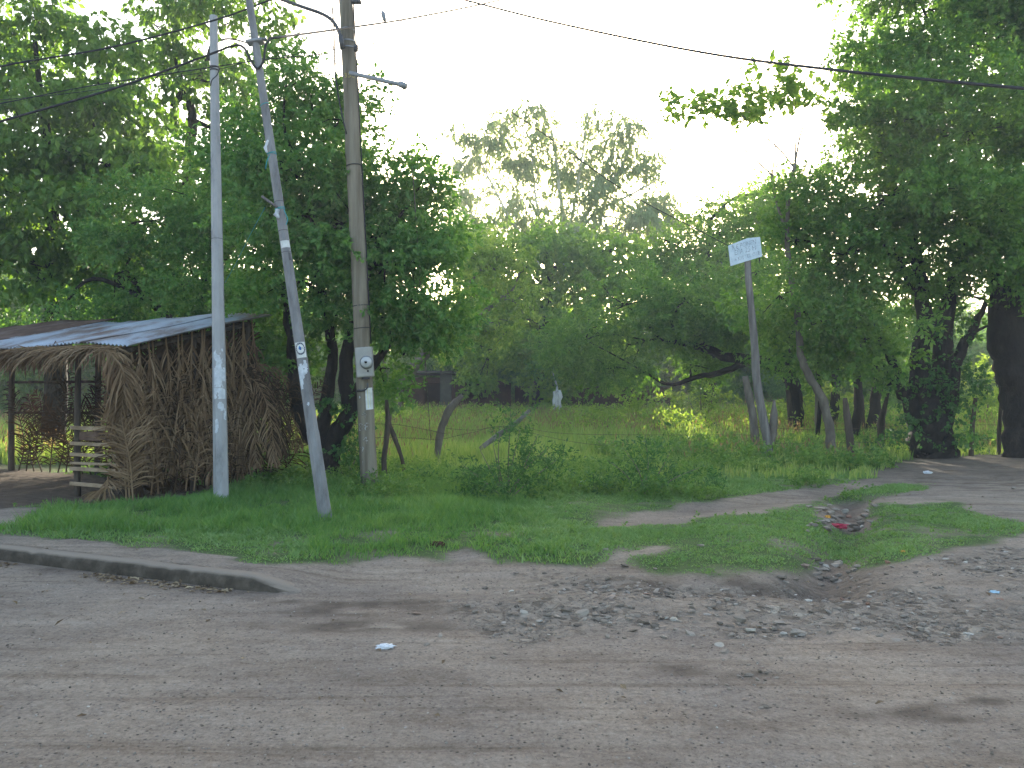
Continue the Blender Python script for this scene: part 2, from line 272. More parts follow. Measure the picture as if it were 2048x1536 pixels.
M['plastic'] = surf('white_plastic_film', [(0.3, (0.55, 0.57, 0.6)), (0.7, (0.72, 0.74, 0.76))], 12, 0.35, 0.3)
M['bluebag'] = surf('pale_blue_plastic', [(0.3, (0.25, 0.45, 0.6)), (0.7, (0.5, 0.65, 0.75))], 12, 0.35, 0.3)
M['red'] = surf('faded_red_cloth', [(0.3, (0.3, 0.02, 0.05)), (0.7, (0.5, 0.06, 0.1))], 12, 0.8, 0.3)
M['orange'] = surf('orange_litter', [(0.3, (0.5, 0.22, 0.04)), (0.7, (0.7, 0.4, 0.08))], 12, 0.8, 0.1)
M['digit'] = surf('yellow_digits', [(0.3, (0.4, 0.32, 0.1)), (0.7, (0.5, 0.42, 0.15))], 12, 0.8, 0.1)
m, nt, out = new_mat('meter_glass'); p_ = nd(nt, 'ShaderNodeBsdfPrincipled', i_Roughness=0.12); p_.inputs[0].default_value = (0.45, 0.46, 0.46, 1); nt.links.new(p_.outputs[0], out.inputs[0]); M['glass'] = m
M['rock'] = rock_mat('mixed_grey_rubble', [(0.0, (0.14, 0.116, 0.09)), (0.45, (0.25, 0.212, 0.17)), (0.8, (0.34, 0.295, 0.24)), (0.9, (0.25, 0.13, 0.085)), (0.95, (0.4, 0.37, 0.31))])
M['pebble'] = rock_mat('road_pebbles', [(0.0, (0.1, 0.082, 0.065)), (0.5, (0.22, 0.184, 0.148)), (0.85, (0.28, 0.245, 0.207)), (0.97, (0.42, 0.39, 0.34))])
M['deadleaf'] = leaf_mat('fallen_dry_leaf', [(0.07, 0.045, 0.025), (0.2, 0.14, 0.08), (0.42, 0.34, 0.22)], (1, 0.8, 0.5), 0.1, 0.8)
TR = (1.5, 1.45, 0.6)
M['leaf_teak'] = leaf_mat('broad_light_leaf', [(0.072, 0.154, 0.033), (0.127, 0.237, 0.046), (0.198, 0.325, 0.075)], TR, 0.5)
M['leaf_dark'] = leaf_mat('glossy_dark_leaf', [(0.057, 0.155, 0.039), (0.103, 0.236, 0.057), (0.172, 0.316, 0.083)], TR, 0.42)
M['leaf_mid'] = leaf_mat('mid_green_leaf', [(0.065, 0.165, 0.033), (0.118, 0.248, 0.050), (0.201, 0.342, 0.077)], TR, 0.48)
M['leaf_euc'] = leaf_mat('grey_green_narrow_leaf', [(0.2, 0.28, 0.15), (0.28, 0.37, 0.2), (0.38, 0.46, 0.28)], (1.5, 1.4, 0.7), 0.45)
M['leaf_yellow'] = leaf_mat('yellow_green_leaf', [(0.13, 0.24, 0.045), (0.21, 0.34, 0.075), (0.33, 0.44, 0.13)], (1.6, 1.45, 0.6), 0.55)
M['bush_dark'] = leaf_mat('deep_green_willowy_leaf', [(0.027, 0.088, 0.022), (0.050, 0.144, 0.035), (0.094, 0.206, 0.056)], TR, 0.35)
M['leaf_bright'] = leaf_mat('bright_backlit_leaf', [(0.11, 0.22, 0.04), (0.19, 0.34, 0.06), (0.3, 0.45, 0.1)], (1.5, 1.4, .6), 0.58)  # paler, more translucent leaf; sun glow put into its colour
M['grass'] = leaf_mat('lawn_blade', [(0.075, 0.185, 0.052), (0.12, 0.255, 0.07), (0.19, 0.31, 0.1)], (1.7, 1.6, 0.5), 0.4, 0.6)
M['shortgrass'] = leaf_mat('cropped_grass_blade', [(0.11, 0.22, 0.07), (0.16, 0.29, 0.1), (0.24, 0.35, 0.15)], (1.6, 1.5, 0.6), 0.35, 0.7)
M['meadow'] = leaf_mat('meadow_stalk', [(0.15, 0.27, 0.07), (0.22, 0.34, 0.11), (0.33, 0.4, 0.17)], (1.7, 1.5, 0.6), 0.5, 0.7)
M['seed'] = leaf_mat('pinkish_seed_head', [(0.156, 0.130, 0.078), (0.234, 0.182, 0.111), (0.312, 0.247, 0.156)], (1.5, 1.2, 0.7), 0.5, 0.8)
M['bush'] = leaf_mat('bush_leaf', [(0.066, 0.154, 0.033), (0.110, 0.220, 0.050), (0.182, 0.297, 0.072)], (1.7, 1.6, 0.6), 0.4)

# ------------------------------------------------------------ mesh building
class MB:
    def __init__(s): s.V = []; s.F = {}; s.n = 0
    def add(s, V, F):
        V = np.asarray(V, float).reshape(-1, 3)
        if not isinstance(F, (list, tuple)): F = [F]
        for f in F:
            f = np.asarray(f, int)
            if f.size: s.F.setdefault(f.shape[1], []).append(f + s.n)
        s.V.append(V); s.n += len(V); return s
    def data(s): return np.concatenate(s.V) if s.V else np.zeros((0, 3))
def build(mb, name, mat, parent=None, origin=(0, 0, 0), smooth=True):
    V = mb.data() - np.asarray(origin, float)
    me = bpy.data.meshes.new(name); me.vertices.add(len(V)); me.vertices.foreach_set('co', V.astype(np.float32).ravel())
    li = []; ls = []; c = 0
    for k, fs in mb.F.items():
        f = np.concatenate(fs); li.append(f.ravel()); ls.append(c + np.arange(len(f)) * k); c += f.size
    li = np.concatenate(li).astype(np.int32); ls = np.concatenate(ls).astype(np.int32)
    me.loops.add(len(li)); me.loops.foreach_set('vertex_index', li)
    me.polygons.add(len(ls)); me.polygons.foreach_set('loop_start', ls)
    me.update(calc_edges=True)
    me.polygons.foreach_set('use_smooth', np.full(len(ls), smooth)); me.validate()
    me.materials.append(mat)
    o = bpy.data.objects.new(name, me); C.objects.link(o)
    if parent is not None: o.parent = parent
    else: o.location = origin
    return o
def tag(o, label=None, cat=None, group=None, kind=None):
    if label: o['label'] = label
    if cat: o['category'] = cat
    if group: o['group'] = group
    if kind: o['kind'] = kind
    return o
def thing(name, label, cat, loc, group=None):
    o = bpy.data.objects.new(name, None); C.objects.link(o); o.location = loc; o.empty_display_size = 0.2
    return tag(o, label, cat, group)
def nrm(a): return a / np.maximum(np.linalg.norm(a, axis=-1, keepdims=True), 1e-9)
def tube(mb, pts, rad, n=8, rough=0.0, caps=True, seed=0, phase=0.0):
    pts = np.asarray([tuple(p) for p in pts], float); m = len(pts)
    rad = np.interp(np.linspace(0, 1, m), np.linspace(0, 1, len(rad)), rad) if hasattr(rad, '__len__') else np.full(m, rad)
    T = nrm(np.gradient(pts, axis=0)); ref = np.array((0, -1.0, 0)) if abs(T[:, 1]).max() < 0.95 else np.array((0, 0, 1.0))
    A = nrm(np.cross(ref, T)); B = np.cross(T, A); a = np.arange(n) / n * 2 * math.pi + phase
    rr = rad[:, None] * np.ones(n)
    if rough: rr = rr * (1 + rough * np.random.default_rng(seed).uniform(-1, 1, rr.shape))
    V = pts[:, None, :] + rr[..., None] * (np.cos(a)[None, :, None] * A[:, None, :] + np.sin(a)[None, :, None] * B[:, None, :])
    i = np.arange(m - 1)[:, None] * n; j = np.arange(n)[None, :]; k = (j + 1) % n
    F = np.stack([i + j, i + k, i + n + k, i + n + j], -1).reshape(-1, 4); fs = [F]
    if caps: fs += [np.arange(n)[None, ::-1], (m - 1) * n + np.arange(n)[None, :]]
    mb.add(V.reshape(-1, 3), fs); return mb
def smooth_path(pts, k=4):
    pts = np.asarray([tuple(p) for p in pts], float)
    if len(pts) < 3: return np.stack([pts[0] + (pts[1] - pts[0]) * t for t in np.linspace(0, 1, k + 1)])
    q = np.vstack([2 * pts[0] - pts[1], pts, 2 * pts[-1] - pts[-2]]); out = []
    for i in range(1, len(q) - 2):
        for t in np.arange(k) / k:
            a, b, c, d = q[i - 1], q[i], q[i + 1], q[i + 2]
            out.append(0.5 * (2 * b + (c - a) * t + (2 * a - 5 * b + 4 * c - d) * t * t + (3 * b - a - 3 * c + d) * t ** 3))
    out.append(pts[-1]); return np.array(out)
def box(mb, c, size, Rm=None):
    s = np.asarray(size) / 2; V = np.array([(x, y, z) for x in (-1, 1) for y in (-1, 1) for z in (-1, 1)]) * s
    if Rm is not None: V = V @ np.asarray(Rm).T
    mb.add(V + np.asarray(c), np.array([(0, 1, 3, 2), (4, 6, 7, 5), (0, 4, 5, 1), (2, 3, 7, 6), (0, 2, 6, 4), (1, 5, 7, 3)])); return mb
def bbox(mb, c, size, Rm=None, bev=0.006):
    """box with chamfered vertical profile: two stacked rings"""
    sx, sy, sz = np.asarray(size) / 2; b = min(bev, sx * .5, sy * .5, sz * .5); V = []
    for z, q in ((-sz, b), (-sz + b, 0), (sz - b, 0), (sz, b)):
        x, y = sx - q, sy - q
        V += [(-x + b, -y, z), (x - b, -y, z), (x, -y + b, z), (x, y - b, z), (x - b, y, z), (-x + b, y, z), (-x, y - b, z), (-x, -y + b, z)]
    V = np.array(V)
    if Rm is not None: V = V @ np.asarray(Rm).T
    F = [(r * 8 + j, r * 8 + (j + 1) % 8, r * 8 + 8 + (j + 1) % 8, r * 8 + 8 + j) for r in range(3) for j in range(8)]
    mb.add(V + np.asarray(c), [np.array(F), np.arange(8)[None, ::-1], 24 + np.arange(8)[None, :]]); return mb
def leaves(mb, Pp, D, Nn, L, W, fold=0.15):
    D = nrm(D); Sd = nrm(np.cross(D, Nn)); Nn = np.cross(Sd, D); L = np.asarray(L).reshape(-1, 1); W = np.asarray(W).reshape(-1, 1)
    mid = Pp + D * L * 0.45 + Nn * L * fold * 0.6
    V = np.stack([Pp, mid + Sd * W / 2, Pp + D * L - Nn * L * fold * 0.3, mid - Sd * W / 2], 1)
    n = len(Pp); F = np.arange(n)[:, None] * 4 + np.arange(4)[None, :]
    mb.add(V.reshape(-1, 3), F)
def rdir(rng, n): return nrm(rng.normal(size=(n, 3)))

HAZE = 0.002; DF = 3.6; NLEAF = [0]
def foliage(mb, rng, lobes, dens, Ll, Ww, puff=0.55, nleaf=12, sprig=0.35, droop=0.25, shell=0.5, branches=None, upb=0.6, puffdens=1.0):
    """fills lobes with puffs, puffs with sprigs, sprigs with leaves"""
    for (c, r) in lobes:
        c = np.asarray(c, float); r = np.asarray(r, float)
        area = (r[0] * r[1] * r[2]) ** (2 / 3)
        npf = max(3, int(area / puff ** 2 * 2.6 * puffdens)); u = rng.random(npf) ** (1 / 3.0); u = shell + (1 - shell) * u
        d = rdir(rng, npf); pc = c + d * r * u[:, None] * rng.uniform(0.75, 1.12, (npf, 1)); pr = puff * rng.uniform(0.5, 1.25, npf)
        if branches is not None:
            for q in range(0, npf, 2): branches.append((c, pc[q]))
        ns = np.maximum((dens * DF * pr ** 2).astype(int), 2); idx = np.repeat(np.arange(npf), ns); n = len(idx)
        off = rdir(rng, n) * (rng.random((n, 1)) ** 0.4) * pr[idx][:, None] * np.array((1, 1, 0.62))
        spos = pc[idx] + off; sd_ = nrm(off * 1.2 + (spos - c) * 0.25 + rng.normal(size=(n, 3)) * 0.25 + np.array((0, 0, -droop)) * puff)
        k = np.repeat(np.arange(n), nleaf); t = rng.random(len(k))
        Pp = spos[k] + sd_[k] * (t * sprig)[:, None] + rng.normal(size=(len(k), 3)) * 0.02
        D = sd_[k] * 0.6 + rdir(rng, len(k)) * 0.9 + np.array((0, 0, -droop)); Nn = rdir(rng, len(k)) + np.array((0, 0, upb))
        sc = rng.uniform(0.6, 1.25, len(k)); leaves(mb, Pp, D, Nn, Ll * sc, Ww * sc); NLEAF[0] += len(k)
def pl(u, v, Y, ru, rv, ry): return (P(u, v, Y), (ru * Y / F_PX, ry, rv * Y / F_PX))
def tree(name, label, group, base, limbs, lobes, leaf, bark, seed, dens=26, Ll=0.1, Ww=0.06, vines=None, cat='tree', bfrac=1.0, sub_r=0.018, **kw):
    rng = np.random.default_rng(seed); t = thing(name, label, cat, base, group)
    tb = MB(); nodes = []
    for i, (pts, rads) in enumerate(limbs):
        pp = smooth_path(pts, 5); w = rng.normal(size=pp.shape) * np.mean(rads) * 0.12; w[0] = 0; pp = pp + w
        tube(tb, pp, rads, 10, 0.10, seed=seed + i); nodes += [(p_, r_) for p_, r_ in zip(pp, np.interp(np.linspace(0, 1, len(pp)), np.linspace(0, 1, len(rads)), rads))]
    NP = np.array([n[0] for n in nodes]); NR = np.array([n[1] for n in nodes]); br = []; cm = MB()
    foliage(cm, rng, lobes, dens, Ll, Ww, branches=br, **kw)
    for (c, r) in lobes:
        c = np.asarray(c, float); dd = np.linalg.norm(NP - c, axis=1) + 1.2 * np.maximum(NP[:, 2] - c[2], 0); j = int(np.argmin(dd))
        a = NP[j]; mid = (a + c) / 2 + rng.normal(size=3) * 0.12 * np.linalg.norm(c - a) + np.array((0, 0, 0.06 * np.linalg.norm(c - a)))
        r0 = min(NR[j] * 0.75, 0.03 + 0.035 * np.linalg.norm(c - a)); tube(tb, smooth_path([a, mid, c], 5), [r0, r0 * 0.5], 6, 0.1, caps=False, seed=seed)
    for (a, b) in br:
        if rng.random() < bfrac:
            mid = (a + b) / 2 + rng.normal(size=3) * 0.12; tube(tb, [a, mid, b], [sub_r, sub_r * 0.3], 4, caps=False)
    print(name, seed, sum(len(v) for v in cm.V) // 4); build(tb, 'trunk', bark, t, base); build(cm, 'crown', leaf, t, base, smooth=False)
    if vines:
        vm = MB(); foliage(vm, rng, vines, 42, 0.085, 0.065, puff=0.25, nleaf=8, sprig=0.2, droop=0.6); build(vm, 'climbing_vine', M['bush_dark'], t, base, smooth=False)
    return t
def copy_tree(o, loc, rz, sc, label, group=None):
    c = o.copy(); C.objects.link(c); c.location = loc; c.rotation_euler = (0, 0, rz); c.scale = sc if hasattr(sc, '__len__') else (sc, sc, sc); c['label'] = label
    if group: c['group'] = group
    for ch in o.children:
        d = ch.copy(); C.objects.link(d); d.parent = c
    return c

# ------------------------------------------------------------ ground sheet, split into road / track / ground
def axis(lo, a, b, hi, st_):
    m_ = list(np.arange(a, b, st_)); l = []; x = a; s = st_
    while x > lo: s *= 1.13; x -= s; l.append(x)
    r = []; x = m_[-1]; s = st_
    while x < hi: s *= 1.13; x += s; r.append(x)
    return np.array(l[::-1] + m_ + r)
xs = axis(-300, -9, 9, 300, 0.05); ys = axis(-25, 2.6, 15, 420, 0.05)
X, Yg = np.meshgrid(xs, ys); Z = H(X, Yg); nx, ny = len(xs), len(ys)
_rm = rub_mask(X.ravel(), Yg.ravel()).reshape(X.shape); Z = Z + np.where(_rm, 0.035 * fbm(X, Yg, 6.0, 3), 0.0)
Vg = np.stack([X, Yg, Z], -1).reshape(-1, 3)
gx, gy = X.ravel(), Yg.ravel(); gm = grass_mask(gx, gy).astype(float); U_, V_ = warp(gx, gy)
def blur(a, n=1):
    a = a.reshape(ny, nx)
    for _ in range(n):
        b = a.copy(); b[1:-1, 1:-1] = (a[1:-1, 1:-1] * 2 + a[:-2, 1:-1] + a[2:, 1:-1] + a[1:-1, :-2] + a[1:-1, 2:]) / 6; a = b
    return a.ravel()
gmb = blur(gm, 3) ** 1.3 * np.clip(1.0 + 2.2 * fbm(gx, gy, 2.2, 4), .15, 1); rb = blur(rub_mask(gx, gy).astype(float), 5) * np.clip(0.45 + 2.4 * (fbm(gx, gy, 1.7, 4) + 0.08), 0, .95)
def blob(u, v, ru, rv, h=1.6):
    x0, y0 = g0(u, v, h); rx = ru * y0 / F_PX; ry = rv * y0 * y0 / F_PX / h
    return np.exp(-(((gx - x0) / rx) ** 2 + ((gy - y0) / ry) ** 2))
damp_and_shade = np.zeros_like(gx)
for b in ((730, 1215, 150, 20), (700, 1225, 60, 9), (1450, 1338, 130, 14), (1780, 1420, 90, 18), (1870, 1400, 120, 12), (1720, 1425, 60, 12), (1900, 1438, 60, 9), (2010, 1485, 90, 10), (1960, 1400, 60, 10), (1330, 1180, 120, 10), (1500, 1180, 160, 12), (700, 1250, 200, 12), (560, 1200, 60, 8)):
    damp_and_shade = np.maximum(damp_and_shade, blob(*b))
damp_and_shade = np.maximum(damp_and_shade, 1.6 * np.maximum(blob(1950, 935, 300, 30), .7 * blob(2060, 975, 260, 22)))
damp_and_shade = np.clip(damp_and_shade * (0.75 + 2.6 * fbm(gx, gy, 2.6, 4) + 4.5 * fbm(gx * .6, gy * 1.5, 5.5, 3)), 0, 1) * 0.8
damp_and_shade = np.maximum(damp_and_shade, 0.65 * np.clip(1 - segdist(gx, gy, GUL) / 0.7, 0, 1))
damp_and_shade = np.maximum(damp_and_shade, 1.0 * (inpoly(U_, V_, SHEDF) & (gy > 1)))  # shade under the shed roof put into the floor colour
damp_and_shade = np.maximum(damp_and_shade, 0.62 * sm(gy, 11.8, 15.5)); damp_and_shade = np.maximum(damp_and_shade, 0.45 * np.clip(1 - segdist(gx, gy, TRK) / 0.9, 0, 1) * (0.6 + 1.2 * fbm(gx, gy, 2, 3)))
tt, ss = st(gx, gy); damp_and_shade = np.maximum(damp_and_shade, 0.75 * np.exp(-((ss + 0.10) / 0.12) ** 2) * (tt < 3.4) * (0.6 + 1.5 * fbm(gx, gy, 3, 3)))
col = np.stack([gmb, np.clip(rb, 0, 1), np.clip(damp_and_shade, 0, 1), np.ones_like(gx)], -1)
ii = (np.arange(ny - 1)[:, None] * nx + np.arange(nx - 1)[None, :]).ravel(); FQ = np.stack([ii, ii + 1, ii + nx + 1, ii + nx], -1)
cxm = gx[ii] + (gx[ii + 1] - gx[ii]) / 2; cym = gy[ii] + (gy[ii + nx] - gy[ii]) / 2
tc_, sc_ = st(cxm, cym); uu, vv = proj(cxm, cym, 0.1 * np.ones_like(cxm))
grf = gm[ii] > 0.5
road = (~grf) & (((sc_ < 0.03) & (tc_ < 3.6)) | ((tc_ >= 3.6) & (sc_ < 2.2)) | (cym < 7)) & (sc_ < 3)
road = road & ~((uu > 1200) & (vv < 1060))
track = (~grf) & (~road) & (uu > 1150) & (vv > 905) & (cym > 5)
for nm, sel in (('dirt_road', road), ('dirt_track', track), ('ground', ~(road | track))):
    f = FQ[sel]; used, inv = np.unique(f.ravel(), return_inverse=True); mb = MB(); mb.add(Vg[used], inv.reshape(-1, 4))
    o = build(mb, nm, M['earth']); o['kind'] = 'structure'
    a = o.data.color_attributes.new('soil_and_shade', 'FLOAT_COLOR', 'POINT'); a.data.foreach_set('color', col[used].astype(np.float32).ravel())

# kerb + sidewalk
def kp(t, s, z): return (K0[0] + KD[0] * t + KN[0] * s, K0[1] + KD[1] * t + KN[1] * s, z)
rk = random.Random(3); kv = []; ts = np.arange(-6, 4.0, 0.08); n = len(ts)
for i, t in enumerate(ts):
    e = float(sm(np.array(t), 3.0, 3.75)); hk = 0.122 * (1 - e) - 0.01 * e + rk.uniform(-.004, .004) - (.012 if rk.random() < .06 else 0); cv = 0.25 * max(0, -t - 0.0) ** 2 * 0.12; j = rk.uniform(-.007, .007)
    off = 0.10 * e
    for s, z in ((-0.02 + off, -0.06), (-0.012 + off + j, hk * 0.6), (0.0 + off + j, hk - 0.022), (0.022 + off, hk), (0.13 + off, hk + 0.002), (0.15 + off, hk - 0.012), (0.15 + off, -0.06)): kv.append(kp(t, s + cv, z))
fk = [(i * 7 + j, i * 7 + 7 + j, i * 7 + 8 + j, i * 7 + 1 + j) for i in range(n - 1) for j in range(6)]
mb = MB(); mb.add(kv, [np.array(fk), np.array([list(range(6, -1, -1))]), np.array([[(n - 1) * 7 + j for j in range(7)]])])
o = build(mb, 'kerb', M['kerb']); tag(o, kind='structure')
sv = []; ts = np.arange(-6, 3.9, 0.1); ssx = np.array([0.155, 0.25, 0.4, 0.55, 0.75, 1.0, 1.3])
for t in ts:
    e = float(sm(np.array(t), 2.9, 3.75)); cv = 0.03 * max(0, -t) ** 2
    for s in ssx:
        x, y, _ = kp(t, s * (1 - .0 * e) + 0.10 * e + cv, 0); sv.append((x, y, max(float(H(x, y)) + 0.004, 0.116 * (1 - e) - 0.03 * e) - (0.03 * sm(np.array(s), 0.75, 1.3)) - .05 * sm(np.array(t), 2.9, 3.6)))
_gs = np.array(sv); _gm = grass_mask(_gs[:, 0], _gs[:, 1]); sv = [(a, b, float(H(a, b)) - .02 if g_ else c) for (a, b, c), g_ in zip(sv, _gm)]
k = len(ssx); fs_ = [(i * k + j, i * k + k + j, i * k + k + 1 + j, i * k + 1 + j) for i in range(len(ts) - 1) for j in range(k - 1)]
mb = MB(); mb.add(sv, np.array(fs_)); o = build(mb, 'sidewalk', M['earth']); tag(o, kind='structure')

# ------------------------------------------------------------ grass, weeds, meadow (uncountable)
def scatter(rng, n, x0, x1, y0, y1, bias=0):
    x = rng.uniform(x0, x1, n); y = y0 + (y1 - y0) * rng.random(n) ** (1 + bias); return x, y
def infov(x, y, m=120):
    u, v = proj(x, y, 0.1 * np.ones_like(x)); return (u > -m) & (u < 2048 + m) & (y > 2)
def blades(mb, rng, x, y, hgt, wid, lean=0.5):
    n = len(x); z = H(x, y); b = np.stack([x, y, z - 0.01], -1); a = rng.uniform(0, 2 * math.pi, n); sdv = np.stack([np.cos(a), np.sin(a), 0 * a], -1)
    le = rdir(rng, n) * np.array((1, 1, 0)) * lean; tip = b + (np.array((0, 0, 1.0)) + le) * hgt[:, None]; mid = b + (np.array((0, 0, 0.55)) + le * 0.35) * hgt[:, None]
    V = np.stack([b - sdv * wid[:, None] / 2, b + sdv * wid[:, None] / 2, mid + sdv * wid[:, None] * .45, tip, mid - sdv * wid[:, None] * .45], 1)
    i = np.arange(n)[:, None] * 5; mb.add(V.reshape(-1, 3), [i + np.array((0, 1, 2, 4)), i + np.array((4, 2, 3))])
rng = np.random.default_rng(11)
mbA, mbB = MB(), MB()
x, y = scatter(rng, 760000, -12, 9, 6.2, 15.5); k = grass_mask(x, y) & infov(x, y) & (rng.random(len(x)) < np.clip(1.35 + 2.6 * fbm(x, y, 2.2, 4), 0.3, 1)); x, y = x[k], y[k]
lush = sm(-x + 1.2 * fbm(x, y, 0.8, 3), -1.6, 0.8) * 0.8 + 0.25 * sm(y, 11, 13); patch = np.clip(1 + 2.6 * fbm(x, y, 1.3, 3) + 2.2 * fbm(x, y, 6.0, 3), 0.2, 2.4)
u_, v_ = proj(x, y, H(x, y)); short = (v_ > 1066 + 0 * u_) & (u_ < 620); lush = np.where(short, lush * 0.35, lush)
hg = (0.018 + 0.085 * np.clip(lush, 0, 1)) * patch * rng.uniform(0.5, 1.3, len(x)); sel = rng.random(len(x)) < np.clip(lush * 1.3 + .1, 0.1, 1)
edge = sum(grass_mask(x + dx, y + dy).astype(float) for dx, dy in ((.22, 0), (-.22, 0), (0, .3), (0, -.3), (.4, -.35), (-.4, -.35))) / 6; keepe = rng.random(len(x)) < (0.15 + .85 * edge ** 1.5) * np.where(lush > .5, .6, 1); x, y, hg, lush, sel, edge = x[keepe], y[keepe], hg[keepe], lush[keepe], sel[keepe], edge[keepe]; hg = hg * (0.25 + .75 * edge)
blades(mbA, rng, x[sel], y[sel], hg[sel], rng.uniform(0.006, 0.013, sel.sum()), 0.7)
sel = ~sel; blades(mbB, rng, x[sel], y[sel], hg[sel] * 1.1 + 0.010, rng.uniform(0.008, 0.017, sel.sum()), 1.2)
tag(build(mbA, 'lawn_grass', M['grass'], smooth=False), 'lush green grass on the verge round the poles', 'grass', kind='stuff')
tag(build(mbB, 'short_grass', M['shortgrass'], smooth=False), 'pale cropped grass between the dirt tracks', 'grass', kind='stuff')
# meadow behind the wire fence
mbM, mbS, mbW = MB(), MB(), MB()
def meadow_ok(x, y):
    u, v = proj(x, y, 0.1 + 0 * x); return (u > -150) & (u < 2200) & grass_mask(x, y)
x, y = scatter(rng, 130000, -22, 26, 14.0, 46, -0.15); k = meadow_ok(x, y) & ~((x < -3.9) & (y < 17)); x, y = x[k], y[k]
ht = (0.22 + 0.33 * sm(y, 15, 24) + 0.2 * sm(y, 30, 40)) * np.clip(1 + 1.5 * fbm(x, y, 0.5, 3), 0.3, 1.8) * rng.uniform(0.5, 1.25, len(x)); ht *= 1 - 0.6 * sm(x, 7, 11) * (y < 24)
for q in range(3):
    blades(mbM, rng, x + rng.normal(size=len(x)) * .04, y + rng.normal(size=len(x)) * .04, ht * rng.uniform(0.6, 1.05, len(x)), (0.012 + 0.0006 * y) * rng.uniform(0.8, 1.4, len(x)), 0.35)
k = (rng.random(len(x)) < 0.35) & (fbm(x, y, 0.35, 3) > -0.04) & (y > 17); xx, yy, hh = x[k], y[k], ht[k]; n_ = len(xx)
Pp = np.stack([xx, yy, H(xx, yy) + hh * 0.95], -1); leaves(mbS, Pp, rdir(rng, n_) * 0.35 + np.array((0, 0, 1.0)), rdir(rng, n_), 0.16 * rng.uniform(0.6, 1.3, n_), 0.03)
tag(build(mbM, 'meadow_grass', M['meadow'], smooth=False), 'tall yellow green meadow grass behind the wire fence', 'grass', kind='stuff')
tag(build(mbS, 'seed_heads', M['seed'], smooth=False), 'pinkish grass seed heads standing over the meadow', 'grass', kind='stuff')
# broad-leaved weeds: verge edge, meadow, fence foot
def weedpts(n, x0, x1, y0, y1, thr, s): 
    x, y = scatter(rng, n, x0, x1, y0, y1); k = grass_mask(x, y) & infov(x, y) & (fbm(x + 9, y, s, 3) > thr); return x[k], y[k]
def weeds(mb, x, y, h, nl, L, W):
    n = len(x); z = H(x, y); k = np.repeat(np.arange(n), nl); t = rng.random(len(k)) ** 0.7; hh = h[k]
    Pp = np.stack([x[k], y[k], z[k] + t * hh], -1) + rdir(rng, len(k)) * (0.25 * hh)[:, None] * np.array((1, 1, 0.2))
    D = rdir(rng, len(k)) + np.array((0, 0, 0.25)); sc = rng.uniform(0.6, 1.3, len(k)); leaves(mb, Pp, D, rdir(rng, len(k)) + np.array((0, 0, 1.1)), L * sc, W * sc)
x, y = weedpts(2600, -5.0, 5.2, 11.2, 16.5, -0.05, 0.7); u_, v_ = proj(x, y, H(x, y)); k = (v_ < 1020 - 0.02 * (u_ - 700)) & (u_ > 480); x, y = x[k], y[k]
weeds(mbW, x, y, rng.uniform(0.06, 0.3, len(x)), 34, 0.05, 0.026)
x, y = weedpts(1500, -8.0, -3.6, 13.6, 18, -0.3, 0.7); weeds(mbW, x, y, rng.uniform(0.08, 0.3, len(x)), 34, 0.07, 0.05)
x, y = weedpts(900, -9, 8, 8.5, 13.5, 0.0, 1.1); weeds(mbW, x, y, rng.uniform(0.03, 0.1, len(x)), 12, 0.035, 0.022)
x, y = weedpts(2200, 2, 17, 15.5, 26, -0.08, 0.5); weeds(mbW, x, y, rng.uniform(0.1, 0.5, len(x)), 30, 0.09, 0.05)
tag(build(mbW, 'leafy_weeds', M['bush'], smooth=False), 'low leafy weeds along the fence line', 'weeds', kind='stuff')
mbW = MB(); x, y = scatter(rng, 3600, -16, 22, 24, 44); k = meadow_ok(x, y) & (fbm(x, y + 50, 0.4, 3) > -0.05 - 0.3 * sm(y, 34, 42)); x, y = x[k], y[k]
weeds(mbW, x, y, rng.uniform(0.4, 1.15, len(x)), 26, 0.15, 0.07)
tag(build(mbW, 'meadow_weeds', M['leaf_yellow'], smooth=False), 'bright yellow green weeds at the far edge of the meadow', 'weeds', kind='stuff')

# ------------------------------------------------------------ stones
_ph = (1 + 5 ** .5) / 2
ICO = nrm(np.array([(-1, _ph, 0), (1, _ph, 0), (-1, -_ph, 0), (1, -_ph, 0), (0, -1, _ph), (0, 1, _ph), (0, -1, -_ph), (0, 1, -_ph), (_ph, 0, -1), (_ph, 0, 1), (-_ph, 0, -1), (-_ph, 0, 1)], float))
ICF = np.array([(0, 11, 5), (0, 5, 1), (0, 1, 7), (0, 7, 10), (0, 10, 11), (1, 5, 9), (5, 11, 4), (11, 10, 2), (10, 7, 6), (7, 1, 8), (3, 9, 4), (3, 4, 2), (3, 2, 6), (3, 6, 8), (3, 8, 9), (4, 9, 5), (2, 4, 11), (6, 2, 10), (8, 6, 7), (9, 8, 1)])
def stones(mb, rng, x, y, s, flat=0.5, sink=0.1):
    n = len(x); z = H(x, y); a = rng.uniform(0, 2 * math.pi, n); ca, sa = np.cos(a), np.sin(a)
    sc = np.stack([s * rng.uniform(.7, 1.4, n), s * rng.uniform(.6, 1.0, n), s * flat * rng.uniform(.5, 1.2, n)], -1)
    V = ICO[None] * sc[:, None] * rng.uniform(0.75, 1.2, (n, 12, 1)); tl = rng.normal(size=n) * 0.2
    Vx = V[..., 0] * ca[:, None] - V[..., 1] * sa[:, None]; Vy = V[..., 0] * sa[:, None] + V[..., 1] * ca[:, None]; Vz = V[..., 2] + Vx * tl[:, None]
    W = np.stack([Vx + x[:, None], Vy + y[:, None], Vz + z[:, None] + (sc[:, 2] * (1 - 2 * sink))[:, None] * 0.5], -1)
    mb.add(W.reshape(-1, 3), (np.arange(n)[:, None, None] * 12 + ICF[None]).reshape(-1, 3))
